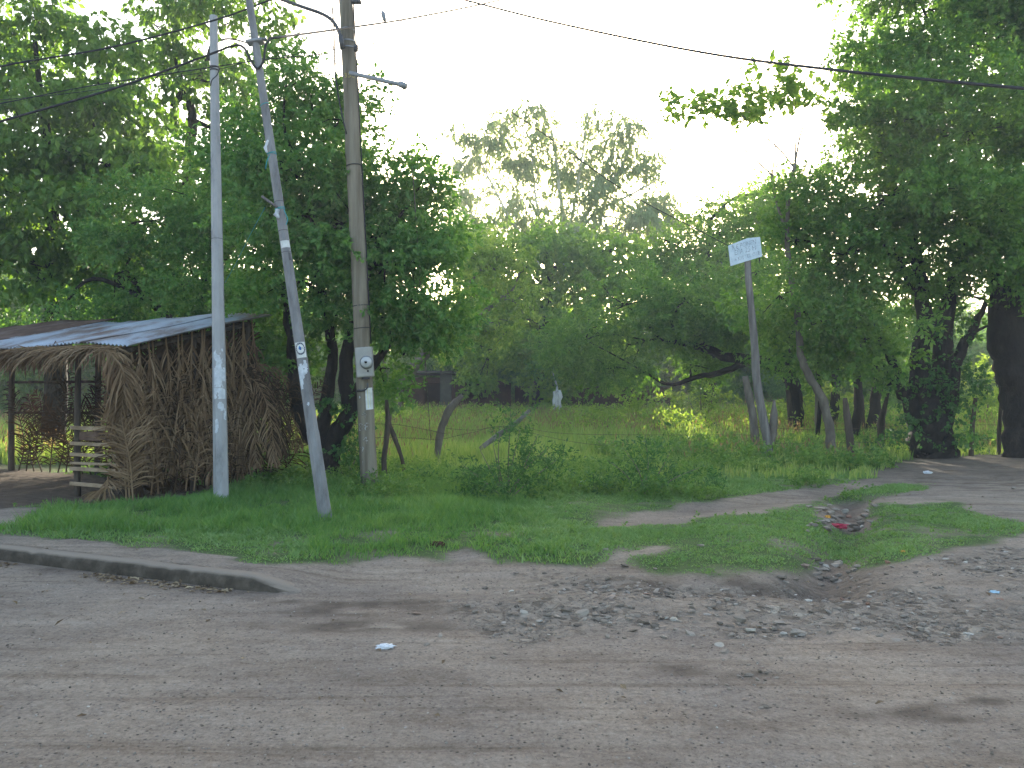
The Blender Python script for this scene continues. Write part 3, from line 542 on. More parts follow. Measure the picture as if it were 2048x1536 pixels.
mb = MB(); x, y = scatter(rng, 60000, -7, 9, 3.2, 11.5); k = rub_mask(x, y) & (rng.random(len(x)) < np.clip(.45 + 3.2 * (fbm(x, y, 1.7, 4) + .02), 0.2, 1)); x, y = x[k], y[k]
stones(mb, rng, x, y, 0.005 + 0.03 * rng.random(len(x)) ** 5, 0.45, .35)
x, y = scatter(rng, 60000, -7, 8, 3.2, 10, .6); k = infov(x, y, 40) & (~grass_mask(x, y)) & (fbm(x, y, 1.3, 4) > -0.09); x, y = x[k], y[k]
t_, s_ = st(x, y); k = (s_ < -0.05) | (t_ > 3.8); x, y = x[k], y[k]; stones(mb, rng, x, y, 0.0018 + 0.007 * rng.random(len(x)) ** 9, 0.8)
tag(build(mb, 'gravel', M['pebble'], smooth=False), 'small gravel and grit strewn over the dirt road', 'gravel', kind='stuff')
# individual rubble stones (copies share a few meshes)
def rock_mesh(seed, flat):
    r_ = np.random.default_rng(seed); Ve = ICO.copy(); Fc = ICF; 
    # one subdivision, then displaced and cut flat in places
    ed = {}; V2 = list(Ve); F2 = []
    def mp_(a, b):
        k = (min(a, b), max(a, b))
        if k not in ed: ed[k] = len(V2); V2.append((V2[a] + V2[b]) / 2 * 1.04)
        return ed[k]
    for a, b, c in Fc: ab, bc, ca = mp_(a, b), mp_(b, c), mp_(c, a); F2 += [(a, ab, ca), (b, bc, ab), (c, ca, bc), (ab, bc, ca)]
    V = np.array(V2); 
    for _ in range(11):
        d = rdir(r_, 1)[0]; h = r_.uniform(0.38, 0.75); ex = V @ d - h; V = V - np.maximum(ex, 0)[:, None] * d
    V = V * np.array((1.0, r_.uniform(.55, .85), flat)) * (1 + r_.normal(size=(len(V), 1)) * 0.03); m_ = MB(); m_.add(V, np.array(F2)); return m_
rocks = []
RB = [(1165, 1228, 26), (1130, 1222, 22), (1195, 1238, 24), (1290, 1245, 30), (1215, 1160, 14), (1255, 1176, 14), (1180, 1188, 18), (1225, 1196, 22), (1240, 1212, 20), (1265, 1232, 14), (1340, 1190, 18), (1265, 1262, 20),
      (1310, 1255, 18), (1380, 1225, 20), (1420, 1215, 22), (1460, 1228, 18), (1480, 1243, 24), (1540, 1215, 22), (1520, 1198, 16), (1600, 1268, 30), (1630, 1150, 20), (1650, 1140, 16), (1610, 1135, 18), (1665, 1160, 16), (1590, 1160, 18), (1560, 1162, 22), (1640, 1170, 18), (1700, 1145, 16), (1715, 1135, 14),
      (1440, 1290, 20), (1450, 1305, 22), (1500, 1352, 18), (1490, 1400, 14), (1530, 1415, 18), (1520, 1345, 14), (835, 1228, 18), (882, 1272, 16), (855, 1290, 14), (1050, 1225, 16), (1020, 1228, 14), (950, 1226, 14), (945, 1212, 12),
      (1380, 1268, 22), (1350, 1240, 20), (1395, 1248, 18), (1330, 1275, 18), (1440, 1250, 16), (1560, 1245, 20), (1500, 1262, 24), (1545, 1258, 16), (1420, 1185, 14), (1480, 1180, 14), (1690, 1028, 18), (1660, 1035, 16), (1720, 1040, 16), (1705, 1055, 18), (1670, 1020, 12), (1735, 1025, 12), (1650, 1022, 12), (1680, 1048, 14), (1725, 1055, 12),
      (1930, 1120, 14), (1970, 1130, 12), (1840, 1165, 12), (1840, 1260, 16), (1790, 1280, 18), (1760, 1272, 16), (1870, 1150, 12), (1998, 1200, 14), (2010, 1110, 12), (1215, 1275, 14), (1100, 1255, 14), (1050, 1250, 12), (985, 1316, 12), (1010, 1308, 10), (2028, 978, 12), (1085, 1100, 14), (1450, 1085, 10), (1210, 1100, 12), (1400, 1092, 14), (1250, 1132, 20), (1310, 1138, 12)]
rr_ = random.Random(8)
for i in range(70): RB.append((rr_.gauss(1330, 150), rr_.gauss(1232, 24), rr_.uniform(8, 18)))
for i in range(40): RB.append((rr_.uniform(1650, 2040), rr_.uniform(1120, 1290), rr_.uniform(7, 13)))
for i in range(34): RB.append((rr_.uniform(1615, 1750), rr_.uniform(1012, 1064), rr_.uniform(11, 22)))
for i in range(16): RB.append((rr_.gauss(1660, 35), rr_.gauss(1145, 12), rr_.uniform(14, 26)))
for i in range(24): RB.append((rr_.gauss(1510, 25), rr_.uniform(1290, 1420), rr_.uniform(6, 13)))
protos = [rock_mesh(s, f) for s, f in ((1, .4), (2, .55), (3, .3), (4, .45), (5, .62), (6, .25))]; pm = []
REG = [('gully', 'grey fieldstone lying in the grassy gully between the tracks', 'stones in the grassy gully'), ('mid', 'angular grey rubble stone lying on the stony dirt', 'rubble stones on the dirt in the middle'), ('right', 'small loose stone on the gravelly ground at right', 'loose stones on the gravel at right'), ('left', 'small pale stone lying alone on the smooth dirt road', 'scattered stones on the smooth road')]
for i, (u, v, w) in enumerate(RB):
    g = G(u, v); j = i % 6; sc = w * g.y / F_PX * 0.5 * (1.1 if i < 84 else 1)
    if j >= len(pm): o = build(protos[j], 'stone', M['rock'], smooth=False); pm.append(o.data)
    else: o = bpy.data.objects.new('stone', pm[j]); C.objects.link(o)
    sc *= 1.2; o.location = (g.x, g.y, g.z + sc * (0.3 if v < 1070 else 0.1)); o.scale = (sc * 1.15, sc * 1.15, sc); o.rotation_euler = (rr_.uniform(-.25, .25), rr_.uniform(-.25, .25), rr_.uniform(0, 6.28))
    q = REG[0] if (v < 1070 and u > 1600 and u < 1760) else REG[2] if u > 1640 else REG[3] if u < 1060 else REG[1]
    tag(o, q[1], 'stone', q[2])

# fallen leaves in the gutter and on the ground
mb = MB(); n = 900; t = rng.uniform(-3, 3.6, n); s = -0.04 - np.abs(rng.normal(size=n)) * 0.08 - 0.05 * rng.random(n); keep = fbm(t, t * 0, 1.5, 3) > -0.12; t, s = t[keep], s[keep]
x = K0[0] + KD[0] * t + KN[0] * s; y = K0[1] + KD[1] * t + KN[1] * s; n = len(x)
x2, y2 = scatter(rng, 260, -5, 8, 4, 13); x = np.r_[x, x2]; y = np.r_[y, y2]; n = len(x)
Pp = np.stack([x, y, H(x, y) + 0.006], -1); D = rdir(rng, n) * np.array((1, 1, 0.15)); leaves(mb, Pp, D, rdir(rng, n) * .3 + np.array((0, 0, 1)), rng.uniform(.025, .08, n), rng.uniform(.012, .035, n), 0.2)
tag(build(mb, 'fallen_leaves', M['deadleaf'], smooth=False), 'dry fallen leaves in the gutter and on the road', 'leaves', kind='stuff')
exec_parts = True

# ------------------------------------------------------------ poles
def pole_axis(b, t): b = np.array(b); t = np.array(t); return b, t, nrm((t - b)[None])[0]
class Wrap:
    """lays flat pieces on a pole: a = metres round the face from the camera side, h = height along the axis"""
    def __init__(s, b, t, r0, r1, nside=0, rot=0.0):
        s.b, s.t, s.d = pole_axis(b, t); s.L = np.linalg.norm(s.t - s.b); s.r0, s.r1, s.n, s.rot = r0, r1, nside, rot
        f = -s.b.copy(); f[2] = 0; f = nrm(f[None])[0]; f = f - s.d * (f @ s.d); s.f = nrm(f[None])[0]; s.x = np.cross(s.d, s.f) * 1.0
        if s.x[0] < 0: s.x = -s.x
    def h_at(s, v, it=40):
        lo, hi = 0, s.L
        for _ in range(it):
            m_ = (lo + hi) / 2; p = s.b + s.d * m_; vv = proj(p[0], p[1], p[2])[1]
            if vv > v: lo = m_
            else: hi = m_
        return lo
    def map(s, a, h, off=0.003):
        a = np.asarray(a, float); h = np.asarray(h, float); r = s.r0 + (s.r1 - s.r0) * h / s.L; th = a / r
        if s.n:
            w = 2 * math.pi / s.n; ph = np.mod(th - s.rot, w) - w / 2; rr = r * math.cos(w / 2) / np.cos(ph)
        else: rr = r
        rr = rr + off
        return s.b + s.d * h[..., None] + rr[..., None] * (np.cos(th)[..., None] * s.f + np.sin(th)[..., None] * s.x)
    def shaft(s, mb, n, m=14, rough=0.0, wob=0.0):
        r_ = np.random.default_rng(4); hs = np.linspace(0, s.L, m); V = []
        n_ = s.n or n
        for i, h in enumerate(hs):
            r = s.r0 + (s.r1 - s.r0) * h / s.L; th = s.rot + np.arange(n_) / n_ * 2 * math.pi; w = r_.normal(size=3) * wob
            V.append(s.b + w + s.d * h + r * (1 + rough * r_.normal(size=(n_, 1))) * (np.cos(th)[:, None] * s.f + np.sin(th)[:, None] * s.x))
        i = np.arange(m - 1)[:, None] * n_; j = np.arange(n_)[None]; k = (j + 1) % n_
        F = np.stack([i + j, i + k, i + n_ + k, i + n_ + j], -1).reshape(-1, 4)
        mb.add(np.concatenate(V), [F, np.arange(n_)[None, ::-1], (m - 1) * n_ + np.arange(n_)[None]])
    def sheet(s, mb, a0, a1, h0, h1, off=0.003, thr=None, seed=0, res=0.01, slant=0.0):
        na = max(2, int((a1 - a0) / res)); nh = max(2, int((h1 - h0) / (res * 1.3))); A, Hh = np.meshgrid(np.linspace(a0, a1, na + 1), np.linspace(h0, h1, nh + 1))
        V = s.map(A, Hh + slant * A, off).reshape(-1, 3); F = []
        for i in range(nh):
            for j in range(na):
                if thr is not None:
                    nz = float(fbm(np.array(j * .18 + seed * 7.7), np.array(i * .14 + seed * 3.1), 1.0, 3)); e = min(i, nh - 1 - i) / nh + min(j, na - 1 - j) / na
                    if nz < thr - 0.35 * e + 0.1: continue
                k = i * (na + 1) + j; F.append((k, k + 1, k + na + 2, k + na + 1))
        if F: mb.add(V, np.array(F))
    def band(s, mb, h, w=0.012, off=0.006, n=24, tilt=0.0):
        r = s.r0 + (s.r1 - s.r0) * h / s.L; a = np.linspace(0, 2 * math.pi, n, endpoint=False) * r
        rings = [(h - w / 2, -0.004), (h - w / 2, off), (h + w / 2, off), (h + w / 2, -0.004)]
        V = np.concatenate([s.map(a, hh + tilt * np.sin(a / r) * r, o_) for hh, o_ in rings])
        i = np.arange(3)[:, None] * n; j = np.arange(n)[None]; k = (j + 1) % n; mb.add(V, np.stack([i + j, i + k, i + n + k, i + n + j], -1).reshape(-1, 4))
def text_mesh(body, size):
    cu = bpy.data.curves.new('t', 'FONT'); cu.body = body; cu.size = size; cu.align_x = 'CENTER'; cu.align_y = 'CENTER'; cu.resolution_u = 2
    o = bpy.data.objects.new('t', cu); C.objects.link(o); bpy.context.view_layer.update()
    me = bpy.data.meshes.new_from_object(o.evaluated_get(bpy.context.evaluated_depsgraph_get())); bpy.data.objects.remove(o)
    V = np.array([v.co[:] for v in me.vertices]); F = [tuple(p.vertices) for p in me.polygons]; return V, F
def add_faces(mb, V, F):
    g = {}
    for f in F: g.setdefault(len(f), []).append(f)
    mb.add(V, [np.array(v) for v in g.values()])

# straight pale concrete pole
b1 = G(443, 998); b1.z -= 0.15; t1 = P(427, 32, b1.y + 0.1); w1 = Wrap(b1, t1, 0.108, 0.055, 8, R(10))
pt = thing('utility_pole', 'straight pale grey concrete pole with torn white posters, in front of the palm shed', 'utility pole', b1)
mb = MB(); w1.shaft(mb, 8, 20); build(mb, 'shaft', M['concrete'], pt, b1, smooth=False)
for (va, vb, a0, a1, th, sd_) in ((775, 698, -.085, .06, -.02, 1), (772, 706, .01, .095, .08, 2), (798, 776, -.085, .085, -.1, 3), (822, 804, -.03, .06, .0, 4), (890, 830, -.09, -.02, .06, 5), (840, 815, .04, .09, .08, 8)):
    mb = MB(); w1.sheet(mb, a0, a1, w1.h_at(va), w1.h_at(vb), 0.003 + sd_ * 0.0006, th, sd_)
    if mb.n: build(mb, 'torn_poster', M['tornpaper'], pt, b1)
mb = MB()
for v in (135, 141): w1.band(mb, w1.h_at(v), 0.02, 0.008)
w1.band(mb, w1.h_at(478), 0.006, 0.004); build(mb, 'metal_strap', M['darksteel'], pt, b1)
mb = MB(); tube(mb, smooth_path([P(421, 172, t1.y - .1), P(424, 160, t1.y - .14), P(434, 150, t1.y - .1), P(440, 135, t1.y - .05)]), 0.008, 6); build(mb, 'cable_loop', M['wire'], pt, b1)

# leaning concrete pole
b2 = G(655, 1042); b2.z -= 0.12; t2 = P(488, -70, b2.y + 0.25); w2 = Wrap(b2, t2, 0.078, 0.042, 8, R(18))
pt = thing('utility_pole', 'leaning grey octagonal concrete pole with round blue sticker and teal rope', 'utility pole', b2)
mb = MB(); w2.shaft(mb, 8, 24); build(mb, 'shaft', M['concrete2'], pt, b2, smooth=False)
h = w2.h_at(862); mb = MB()
hs_ = w2.L * 0 + h; q = Wrap(w2.b, w2.b + w2.d * hs_, 0.084, 0.0765, 8, R(18)); q.shaft(mb, 8, 8); build(mb, 'lower_sleeve', M['concrete2'], pt, b2, smooth=False)
hc = w2.h_at(700); r_ = 0.052
mb = MB(); w2.sheet(mb, -.066, .066, hc - .10, hc + .088, 0.003); stk = build(mb, 'sticker', M['paper'], pt, b2)
def disc(w, mb, a0, h0, ra, rh, off, n=24, rings=3):
    V = [w.map(np.array([a0]), np.array([h0]), off)]; th = np.arange(n) / n * 2 * math.pi
    for k in range(1, rings + 1): V.append(w.map(a0 + ra * k / rings * np.cos(th), h0 + rh * k / rings * np.sin(th), off))
    F4 = [(1 + (k - 1) * n + j, 1 + (k - 1) * n + (j + 1) % n, 1 + k * n + (j + 1) % n, 1 + k * n + j) for k in range(1, rings) for j in range(n)]
    mb.add(np.concatenate(V), [np.array([(0, 1 + j, 1 + (j + 1) % n) for j in range(n)]), np.array(F4)])
mb = MB(); disc(w2, mb, 0.0, hc + .008, .060, .074, 0.005); build(mb, 'emblem_ring', M['navy'], stk, b2)
mb = MB(); disc(w2, mb, 0.0, hc + .008, .043, .055, 0.007); build(mb, 'emblem_disc', M['paper'], stk, b2)
mb = MB(); V = [(-.038, -.012), (-.02, .0), (-.004, .034), (.006, .014), (.03, .004), (.038, -.012), (.0, -.02)]; V = [(a, hh) for a, hh in V]
A = np.array(V); ce = A.mean(0); sub = np.vstack([ce, A]); mb.add(w2.map(sub[:, 0], hc + .01 + sub[:, 1], 0.009), np.array([(0, 1 + i, 1 + (i + 1) % 7) for i in range(7)])); build(mb, 'emblem_wave', M['blue'], stk, b2)
mb = MB(); A = np.array([(-.024, .006), (-.012, .03), (-.003, .038), (-.006, .018)]); mb.add(w2.map(A[:, 0], hc + .01 + A[:, 1], 0.0085), np.array([(0, 1, 2, 3)])); build(mb, 'emblem_peak', M['lightblue'], stk, b2)
mb = MB()
for k in range(18):
    th = k / 18 * 2 * math.pi; a, hh = .0515 * math.cos(th), hc + .008 + .0645 * math.sin(th); w2.sheet(mb, a - .0028, a + .0028, hh - .004, hh + .004, 0.0075, res=.01)
for k in range(9): w2.sheet(mb, -.04 + k * .0095, -.034 + k * .0095, hc - .088, hc - .078, 0.005, res=.01)
build(mb, 'emblem_lettering', M['paper'], stk, b2)
mb = MB(); w2.sheet(mb, -.06, .06, w2.h_at(497), w2.h_at(483), 0.003); build(mb, 'white_tape', M['paper'], pt, b2)
for (va, vb, a0, a1, th, sd_) in ((778, 728, -.075, .0, .02, 11), (760, 722, -.01, .06, .08, 12), (815, 805, -.02, .01, -.1, 13)):
    mb = MB(); w2.sheet(mb, a0, a1, w2.h_at(va), w2.h_at(vb), 0.003, th, sd_)
    if mb.n: build(mb, 'torn_poster', M['tornpaper'], pt, b2)
mb = MB()
for v, tl in ((307, .1), (309, -.1), (417, .12), (419, -.05), (210, .3)): w2.band(mb, w2.h_at(v), 0.008, 0.006, tilt=tl)
Yr = float(w2.map(np.array(0.), np.array(w2.h_at(417)))[1]) - .02
tube(mb, smooth_path([P(540, 309, Yr), P(534, 322, Yr), P(531, 338, Yr)]), .006, 5); tube(mb, smooth_path([P(568, 420, Yr), P(575, 438, Yr), P(572, 450, Yr)]), .006, 5)
build(mb, 'teal_rope', M['rope'], pt, b2)
mb = MB(); pts = smooth_path([P(536, 280, Yr), P(531, 295, Yr), P(534, 305, Yr)]); tube(mb, pts, [.012, .02, .012], 6, .3); tube(mb, smooth_path([P(556, 418, Yr), P(553, 428, Yr), P(558, 436, Yr)]), [.02, .03, .015], 6, .3); build(mb, 'rag_tie', M['tornpaper'], pt, b2)
mb = MB(); tube(mb, [P(524, 393, Yr + .05), P(554, 414, Yr)], .016, 6); build(mb, 'stick_arm', M['greywood'], pt, b2)
mb = MB(); c = w2.b + w2.d * w2.h_at(84); box(mb, c, (0.2, .13, .035), np.array(Matrix.Rotation(R(-8), 3, 'Y'))); box(mb, c + np.array((0.12, -.03, .02)), (.06, .05, .02)); build(mb, 'cable_clamp', M['steel'], pt, b2)
mb = MB(); w2.sheet(mb, .02, .05, w2.h_at(523), w2.h_at(508), 0.012); build(mb, 'metal_tag', M['darksteel'], pt, b2)
mb = MB(); w2.band(mb, w2.h_at(404), .006, .004); w2.band(mb, w2.h_at(462), .006, .004); w2.band(mb, w2.h_at(505), .005, .004); build(mb, 'wire_tie', M['darksteel'], pt, b2)

# wooden pole
b3 = G(740, 976); b3.z -= 0.12; t3 = P(686, -110, b3.y + .1); w3 = Wrap(b3, t3, 0.136, 0.105)
pt = thing('utility_pole', 'tall round wooden pole carrying an electricity meter and a paper notice', 'utility pole', b3)
mb = MB(); w3.shaft(mb, 20, 30, .012, .004); build(mb, 'shaft', M['wood'], pt, b3)
Rm = np.array(Matrix.Rotation(R(-4), 3, 'Y')); hm = w3.h_at(726); c = w3.b + w3.d * hm + w3.f * .19 + w3.x * .02
mb = MB(); bbox(mb, c, (.265, .11, .47), Rm, .012); mtr = build(mb, 'meter_box', M['meter'], pt, b3, smooth=False)
mb = MB(); bbox(mb, c + np.array((0, -.058, .0)), (.235, .008, .43), Rm, .003); build(mb, 'meter_cover', M['meter'], mtr, b3, smooth=False)
def lathe_y(mb, c, prof, n=28):
    th = np.arange(n) / n * 2 * math.pi; V = np.concatenate([np.stack([c[0] + r * np.cos(th), np.full(n, c[1] - y), c[2] + r * np.sin(th)], -1) for r, y in prof]); m_ = len(prof)
    i = np.arange(m_ - 1)[:, None] * n; j = np.arange(n)[None]; k = (j + 1) % n; mb.add(V, [np.stack([i + j, i + n + j, i + n + k, i + k], -1).reshape(-1, 4), (m_ - 1) * n + np.arange(n)[None]])
cm_ = c + np.array((.045, -.06, -.005)); mb = MB(); lathe_y(mb, cm_, [(.1, 0), (.104, .012), (.104, .03), (.092, .034)]); build(mb, 'meter_ring', M['steel'], mtr, b3)
mb = MB(); lathe_y(mb, cm_, [(.09, .03), (.088, .06), (.078, .082), (.05, .092), (.02, .095)]); build(mb, 'meter_glass', M['glass'], mtr, b3)
mb = MB(); box(mb, cm_ + np.array((0, -.098, .015)), (.045, .004, .012)); build(mb, 'meter_register', M['steel'], mtr, b3)
mb = MB(); box(mb, cm_ + np.array((.02, -.01, -.135)), (.02, .02, .03)); build(mb, 'meter_seal', M['darksteel'], mtr, b3)
mb = MB(); bx = c + np.array((.02, 0, -.25)); box(mb, bx, (.12, .07, .035)); cc = P(735, 766, float(c[1]))
tube(mb, smooth_path([cc, P(735, 775, float(c[1]) - .01), P(727, 781, float(c[1]) + .02), P(716, 780, float(c[1]) + .08)]), .012, 6); build(mb, 'conduit_elbow', M['darksteel'], pt, b3)
for v in (781, 612, 657, 332):
    mb = MB(); w3.band(mb, w3.h_at(v), .014 if v != 781 else .03, .007, tilt=.05); build(mb, 'wire_binding', M['wire'], pt, b3)
mb = MB(); w3.sheet(mb, .005, .135, w3.h_at(820), w3.h_at(777), .007, slant=.06); nt_ = build(mb, 'paper_notice', M['paper'], pt, b3)
mb = MB(); w3.sheet(mb, .035, .045, w3.h_at(817), w3.h_at(780), .0085, slant=.06); w3.sheet(mb, .075, .082, w3.h_at(815), w3.h_at(782), .0085, slant=.06); build(mb, 'yellow_stripe', M['yellow'], nt_, b3)
mb = MB(); w3.sheet(mb, -.095, -.075, w3.h_at(800), w3.h_at(785), .004, .0, 5); build(mb, 'paper_scrap', M['tornpaper'], pt, b3)
for body, u_off, v, s in (('4', -.03, 829, .17), ('B8', -.045, 854, .18), ('4', -.03, 880, .17), ('7', -.085, 900, .16), ('1', -.085, 925, .15)):
    V, F = text_mesh(body, s); hh = w3.h_at(v)
    # subdivide long edges is unnecessary: glyphs are small against the pole radius
    mb = MB(); add_faces(mb, w3.map(u_off + V[:, 0], hh + V[:, 1], .009), F); build(mb, 'painted_figure', M['paint'], pt, b3)
V, F = text_mesh('356', .11); mb = MB(); add_faces(mb, w3.map(V[:, 0] - .0, w3.h_at(157) + V[:, 1], .012), F); build(mb, 'number_tag', M['digit'], pt, b3)
for v, wd_ in ((98, .02), (85, .02), (62, .03)): mb = MB(); w3.band(mb, w3.h_at(v), wd_, .009); build(mb, 'steel_strap', M['steel'], pt, b3)
Y3 = b3.y - .12
mb = MB(); tube(mb, smooth_path([P(545, -8, Y3), P(600, 12, Y3), P(645, 28, Y3), P(668, 45, Y3), P(680, 70, Y3), P(684, 92, Y3)]), .028, 10); tube(mb, [P(681, 72, Y3), P(685, 96, Y3)], .042, 10); build(mb, 'service_conduit', M['darksteel'], pt, b3)
mb = MB(); tube(mb, [P(700, 146, Y3 - .02), P(804, 170, Y3 - .5)], .034, 10); tube(mb, [P(800, 168, Y3 - .48), P(811, 173, Y3 - .53)], .05, 10); tube(mb, [P(806, 164, Y3 - .5), P(807, 180, Y3 - .5)], .012, 6); build(mb, 'pipe_arm', M['steel'], pt, b3)
mb = MB(); tube(mb, smooth_path([P(664, 10, Y3), P(668, 60, Y3), P(670, 140, Y3), P(680, 210, Y3), P(693, 268, Y3)]), .012, 6); tube(mb, smooth_path([P(659, -20, Y3), P(664, 70, Y3), P(672, 130, Y3), P(684, 140, Y3)]), .006, 5)
build(mb, 'hanging_drop_cable', M['wire'], pt, b3)
mb = MB(); V = [w3.map(np.array(.16), np.array(w3.h_at(v)), .012) for v in (-80, 60, 200, 400, 600, 690)]; tube(mb, V, .01, 6); build(mb, 'riser_cable', M['wire'], pt, b3)
mb = MB(); c9 = P(712, 96, Y3); box(mb, c9, (.06, .06, .1)); build(mb, 'bracket', M['darksteel'], pt, b3)
mb = MB(); box(mb, P(712, 4, Y3), (.16, .08, .04)); box(mb, P(712, 0, Y3), (.05, .05, .12)); build(mb, 'bracket', M['darksteel'], pt, b3)

# ------------------------------------------------------------ overhead cables
def cable(name, label, pts, r, mat='wire', group=None, cat='cable'):
    mb = MB(); q = smooth_path([P(*p) for p in pts], 8); tube(mb, q, r, 6); o = build(mb, name, M[mat], origin=tuple(q[0])); tag(o, label, cat, group); return o
Y2 = b2.y + .1
cable('overhead_cable', 'topmost black cable crossing the left trees to the top of the leaning pole', [(-500, 255, 9.0), (-200, 190, 9.4), (0, 133, 9.8), (220, 95, 10), (430, 40, 10.1), (545, -2, 10.2), (700, -60, 10.2)], .013)
cable('overhead_cable', 'thick black cable that loops below the clamp of the leaning pole', [(-500, 385, 8.6), (-200, 300, 9.0), (0, 243, 9.2), (225, 178, 9.5), (400, 116, 9.7), (465, 92, 9.7), (487, 95, 9.7), (500, 118, 9.65), (514, 137, 9.65), (527, 122, 9.65), (531, 92, 9.65), (540, 77, 9.7)], .015)
cable('overhead_cable', 'thin black cable from the leaning pole past the wooden pole to the sky', [(540, 77, 9.7), (700, 55, 12.6), (830, 35, 14), (1000, 0, 16), (1150, -40, 18)], .015)
cable('overhead_cable', 'thin sagging cable fixed to the strap of the straight pale pole', [(-500, 290, 9.5), (-200, 240, 10.0), (0, 207, 10.3), (180, 172, 10.7), (440, 132, 11.0), (540, 118, 11.5), (660, 107, 12.2)], .008)
cable('overhead_cable', 'faint thin cable between the two left cables', [(-500, 265, 10.5), (-200, 215, 10.8), (0, 200, 11.2), (190, 180, 11.2), (430, 140, 11.6), (520, 118, 12), (700, 95, 12.6), (760, 84, 13.5)], .005)
cable('overhead_cable', 'long black cable sagging across the sky to the right tree', [(820, -28, 15), (930, 0, 14), (1110, 45, 12.8), (1400, 104, 10.8), (1680, 141, 9), (2048, 177, 7.6), (2500, 215, 6)], .017)
cable('overhead_cable', 'second short cable crossing at the top edge of the sky', [(880, 12, 28), (1000, -3, 24), (1200, -25, 20)], .008)
cable('stay_wire', 'dark stay wire slanting over the eucalyptus down to the sign board', [(800, 40, 13), (935, 165, 13.7), (1080, 262, 14.5), (1250, 382, 15.7), (1400, 462, 17), (1462, 494, 17.6)], .009, cat='wire')
gq = G(863, 905); cable('stay_wire', 'pale straight stay wire dropping beside the meter pole into the weeds', [(800, 60, 13.0), (825, 340, 13.6), (845, 640, 14.0), (863, 905, gq.y)], .008, 'greybark', cat='wire')
o = thing('insulated_stay', 'thin stay wire with a grey insulator hanging above the pipe arm', 'wire', P(805, 145, 12.2)); mb = MB(); tube(mb, smooth_path([P(758, -10, 12.4), P(768, 30, 12.35), P(775, 60, 12.3), P(805, 145, 12.2)]), .005, 5); build(mb, 'wire', M['wire'], o, o.location)
mb = MB(); tube(mb, [P(765, 22, 12.34), P(766, 26, 12.34), P(769, 40, 12.34), P(771, 43, 12.34)], [.015, .035, .03, .012], 10); build(mb, 'insulator', M['steel'], o, o.location)
cable('rope_line', 'thin teal line running from the leaning pole down to the dark tree', [(530, 415, 9.7), (500, 470, 11), (470, 530, 12.5), (450, 565, 13.5)], .004, 'rope', cat='rope')
cable('antenna_wire', 'short thin wire stub on the right of the wooden pole', [(708, 100, 12.7), (735, 92, 12.5), (758, 84, 12.3)], .007, cat='wire')

# ------------------------------------------------------------ sign
bs = G(1540, 926); Ys = bs.y
sg = thing('sign', 'hand lettered pale blue board on a crooked grey forked post', 'sign', bs)
mb = MB(); tube(mb, smooth_path([bs - Vector((0, 0, .1)), P(1536, 890, Ys), P(1527, 840, Ys), P(1513, 760, Ys), P(1510, 700, Ys), P(1503, 620, Ys), P(1497, 560, Ys), P(1495, 505, Ys)], 5), [.085, .1, .09, .075, .07], 10, .09); build(mb, 'post', M['greywood'], sg, bs)
mb = MB(); tube(mb, smooth_path([P(1538, 900, Ys), P(1545, 865, Ys), P(1548, 830, Ys), P(1548, 800, Ys)], 4), [.08, .1, .08, .02], 10, .14); build(mb, 'fork', M['greybark'], sg, bs)
rot = Matrix.Rotation(R(9), 3, Vector((0, 1, 0))).inverted() @ Matrix.Rotation(R(-12), 3, 'Z'); cB = P(1490, 500, Ys - .1)
ang = R(-12)
def brd(a, h, off=0.0):
    a = np.asarray(a, float); h = np.asarray(h, float); a = a * .76; ca, sa = math.cos(R(16)), math.sin(R(16)); x = a * ca - h * sa * 0.3; z = a * sa + h * ca
    return np.stack([cB.x + x, cB.y + 0.10 * a - off, cB.z + z], -1)
A = [(-.48, -.27), (.5, -.25), (.49, .2), (.1, .25), (-.5, .2)]; A = np.array(A); mb = MB()
Vf = brd(A[:, 0], A[:, 1], .01); Vb = brd(A[:, 0], A[:, 1], -.012); mb.add(np.vstack([Vf, Vb]), [np.array([[0, 1, 2, 3, 4]]), np.array([[9, 8, 7, 6, 5]]), np.array([(i, i + 5, (i + 1) % 5 + 5, (i + 1) % 5) for i in range(5)])])
bd = build(mb, 'board', M['signpaint'], sg, bs, smooth=False)
for body, a, h, s in (('R E PONEN', -.02, .12, .15), ('EPA 25 H', -.0, -.01, .17), ('I  6 KM TEL OTE', .0, -.16, .125)):
    V, F = text_mesh(body, s); mb = MB(); add_faces(mb, brd(V[:, 0] + a, V[:, 1] + h, .0135), F); build(mb, 'line_of_lettering', M['ink'], bd, bs)

# ------------------------------------------------------------ fence posts and barbed wire
def post(label, pix, Y, r, mat='post', name='fence_post', extra=None, grp=None, z0=-.1):
    b = GX(pix[0][0], Y); pts = [b + Vector((0, 0, z0))] + [P(u, v, Y + .03 * i) for i, (u, v) in enumerate(pix[1:])]
    mb = MB(); tube(mb, smooth_path(pts, 5), r, 8, .12, seed=int(pix[0][0])); o = build(mb, name, M[mat], origin=tuple(b)); return tag(o, label, 'post', grp)
def Yb(u, v): return G(u, v).y
post('thin dark crooked post just right of the meter pole', [(772, 960), (768, 920), (774, 870), (776, 835), (773, 800)], Yb(770, 962), [.055, .045, .05, .03])
post('slim branch leaning across the first thin post', [(813, 950), (803, 915), (787, 870), (775, 838)], Yb(813, 955), [.03, .035, .045, .03])
post('sawn off branch post leaning right with a pale cut top', [(870, 926), (880, 870), (893, 830), (908, 808), (925, 791)], Yb(872, 928), [.07, .08, .085, .05], 'greybark')
post('leaning plank poking out of the bush', [(960, 905), (1000, 868), (1030, 848), (1060, 820)], Yb(965, 925), [.05, .06, .05, .04], 'greywood', z0=.3)
post('cut trunk post standing left of the sign post', [(1512, 910), (1508, 850), (1500, 800), (1490, 752)], Yb(1512, 912), [.11, .1, .1, .07], 'greybark')
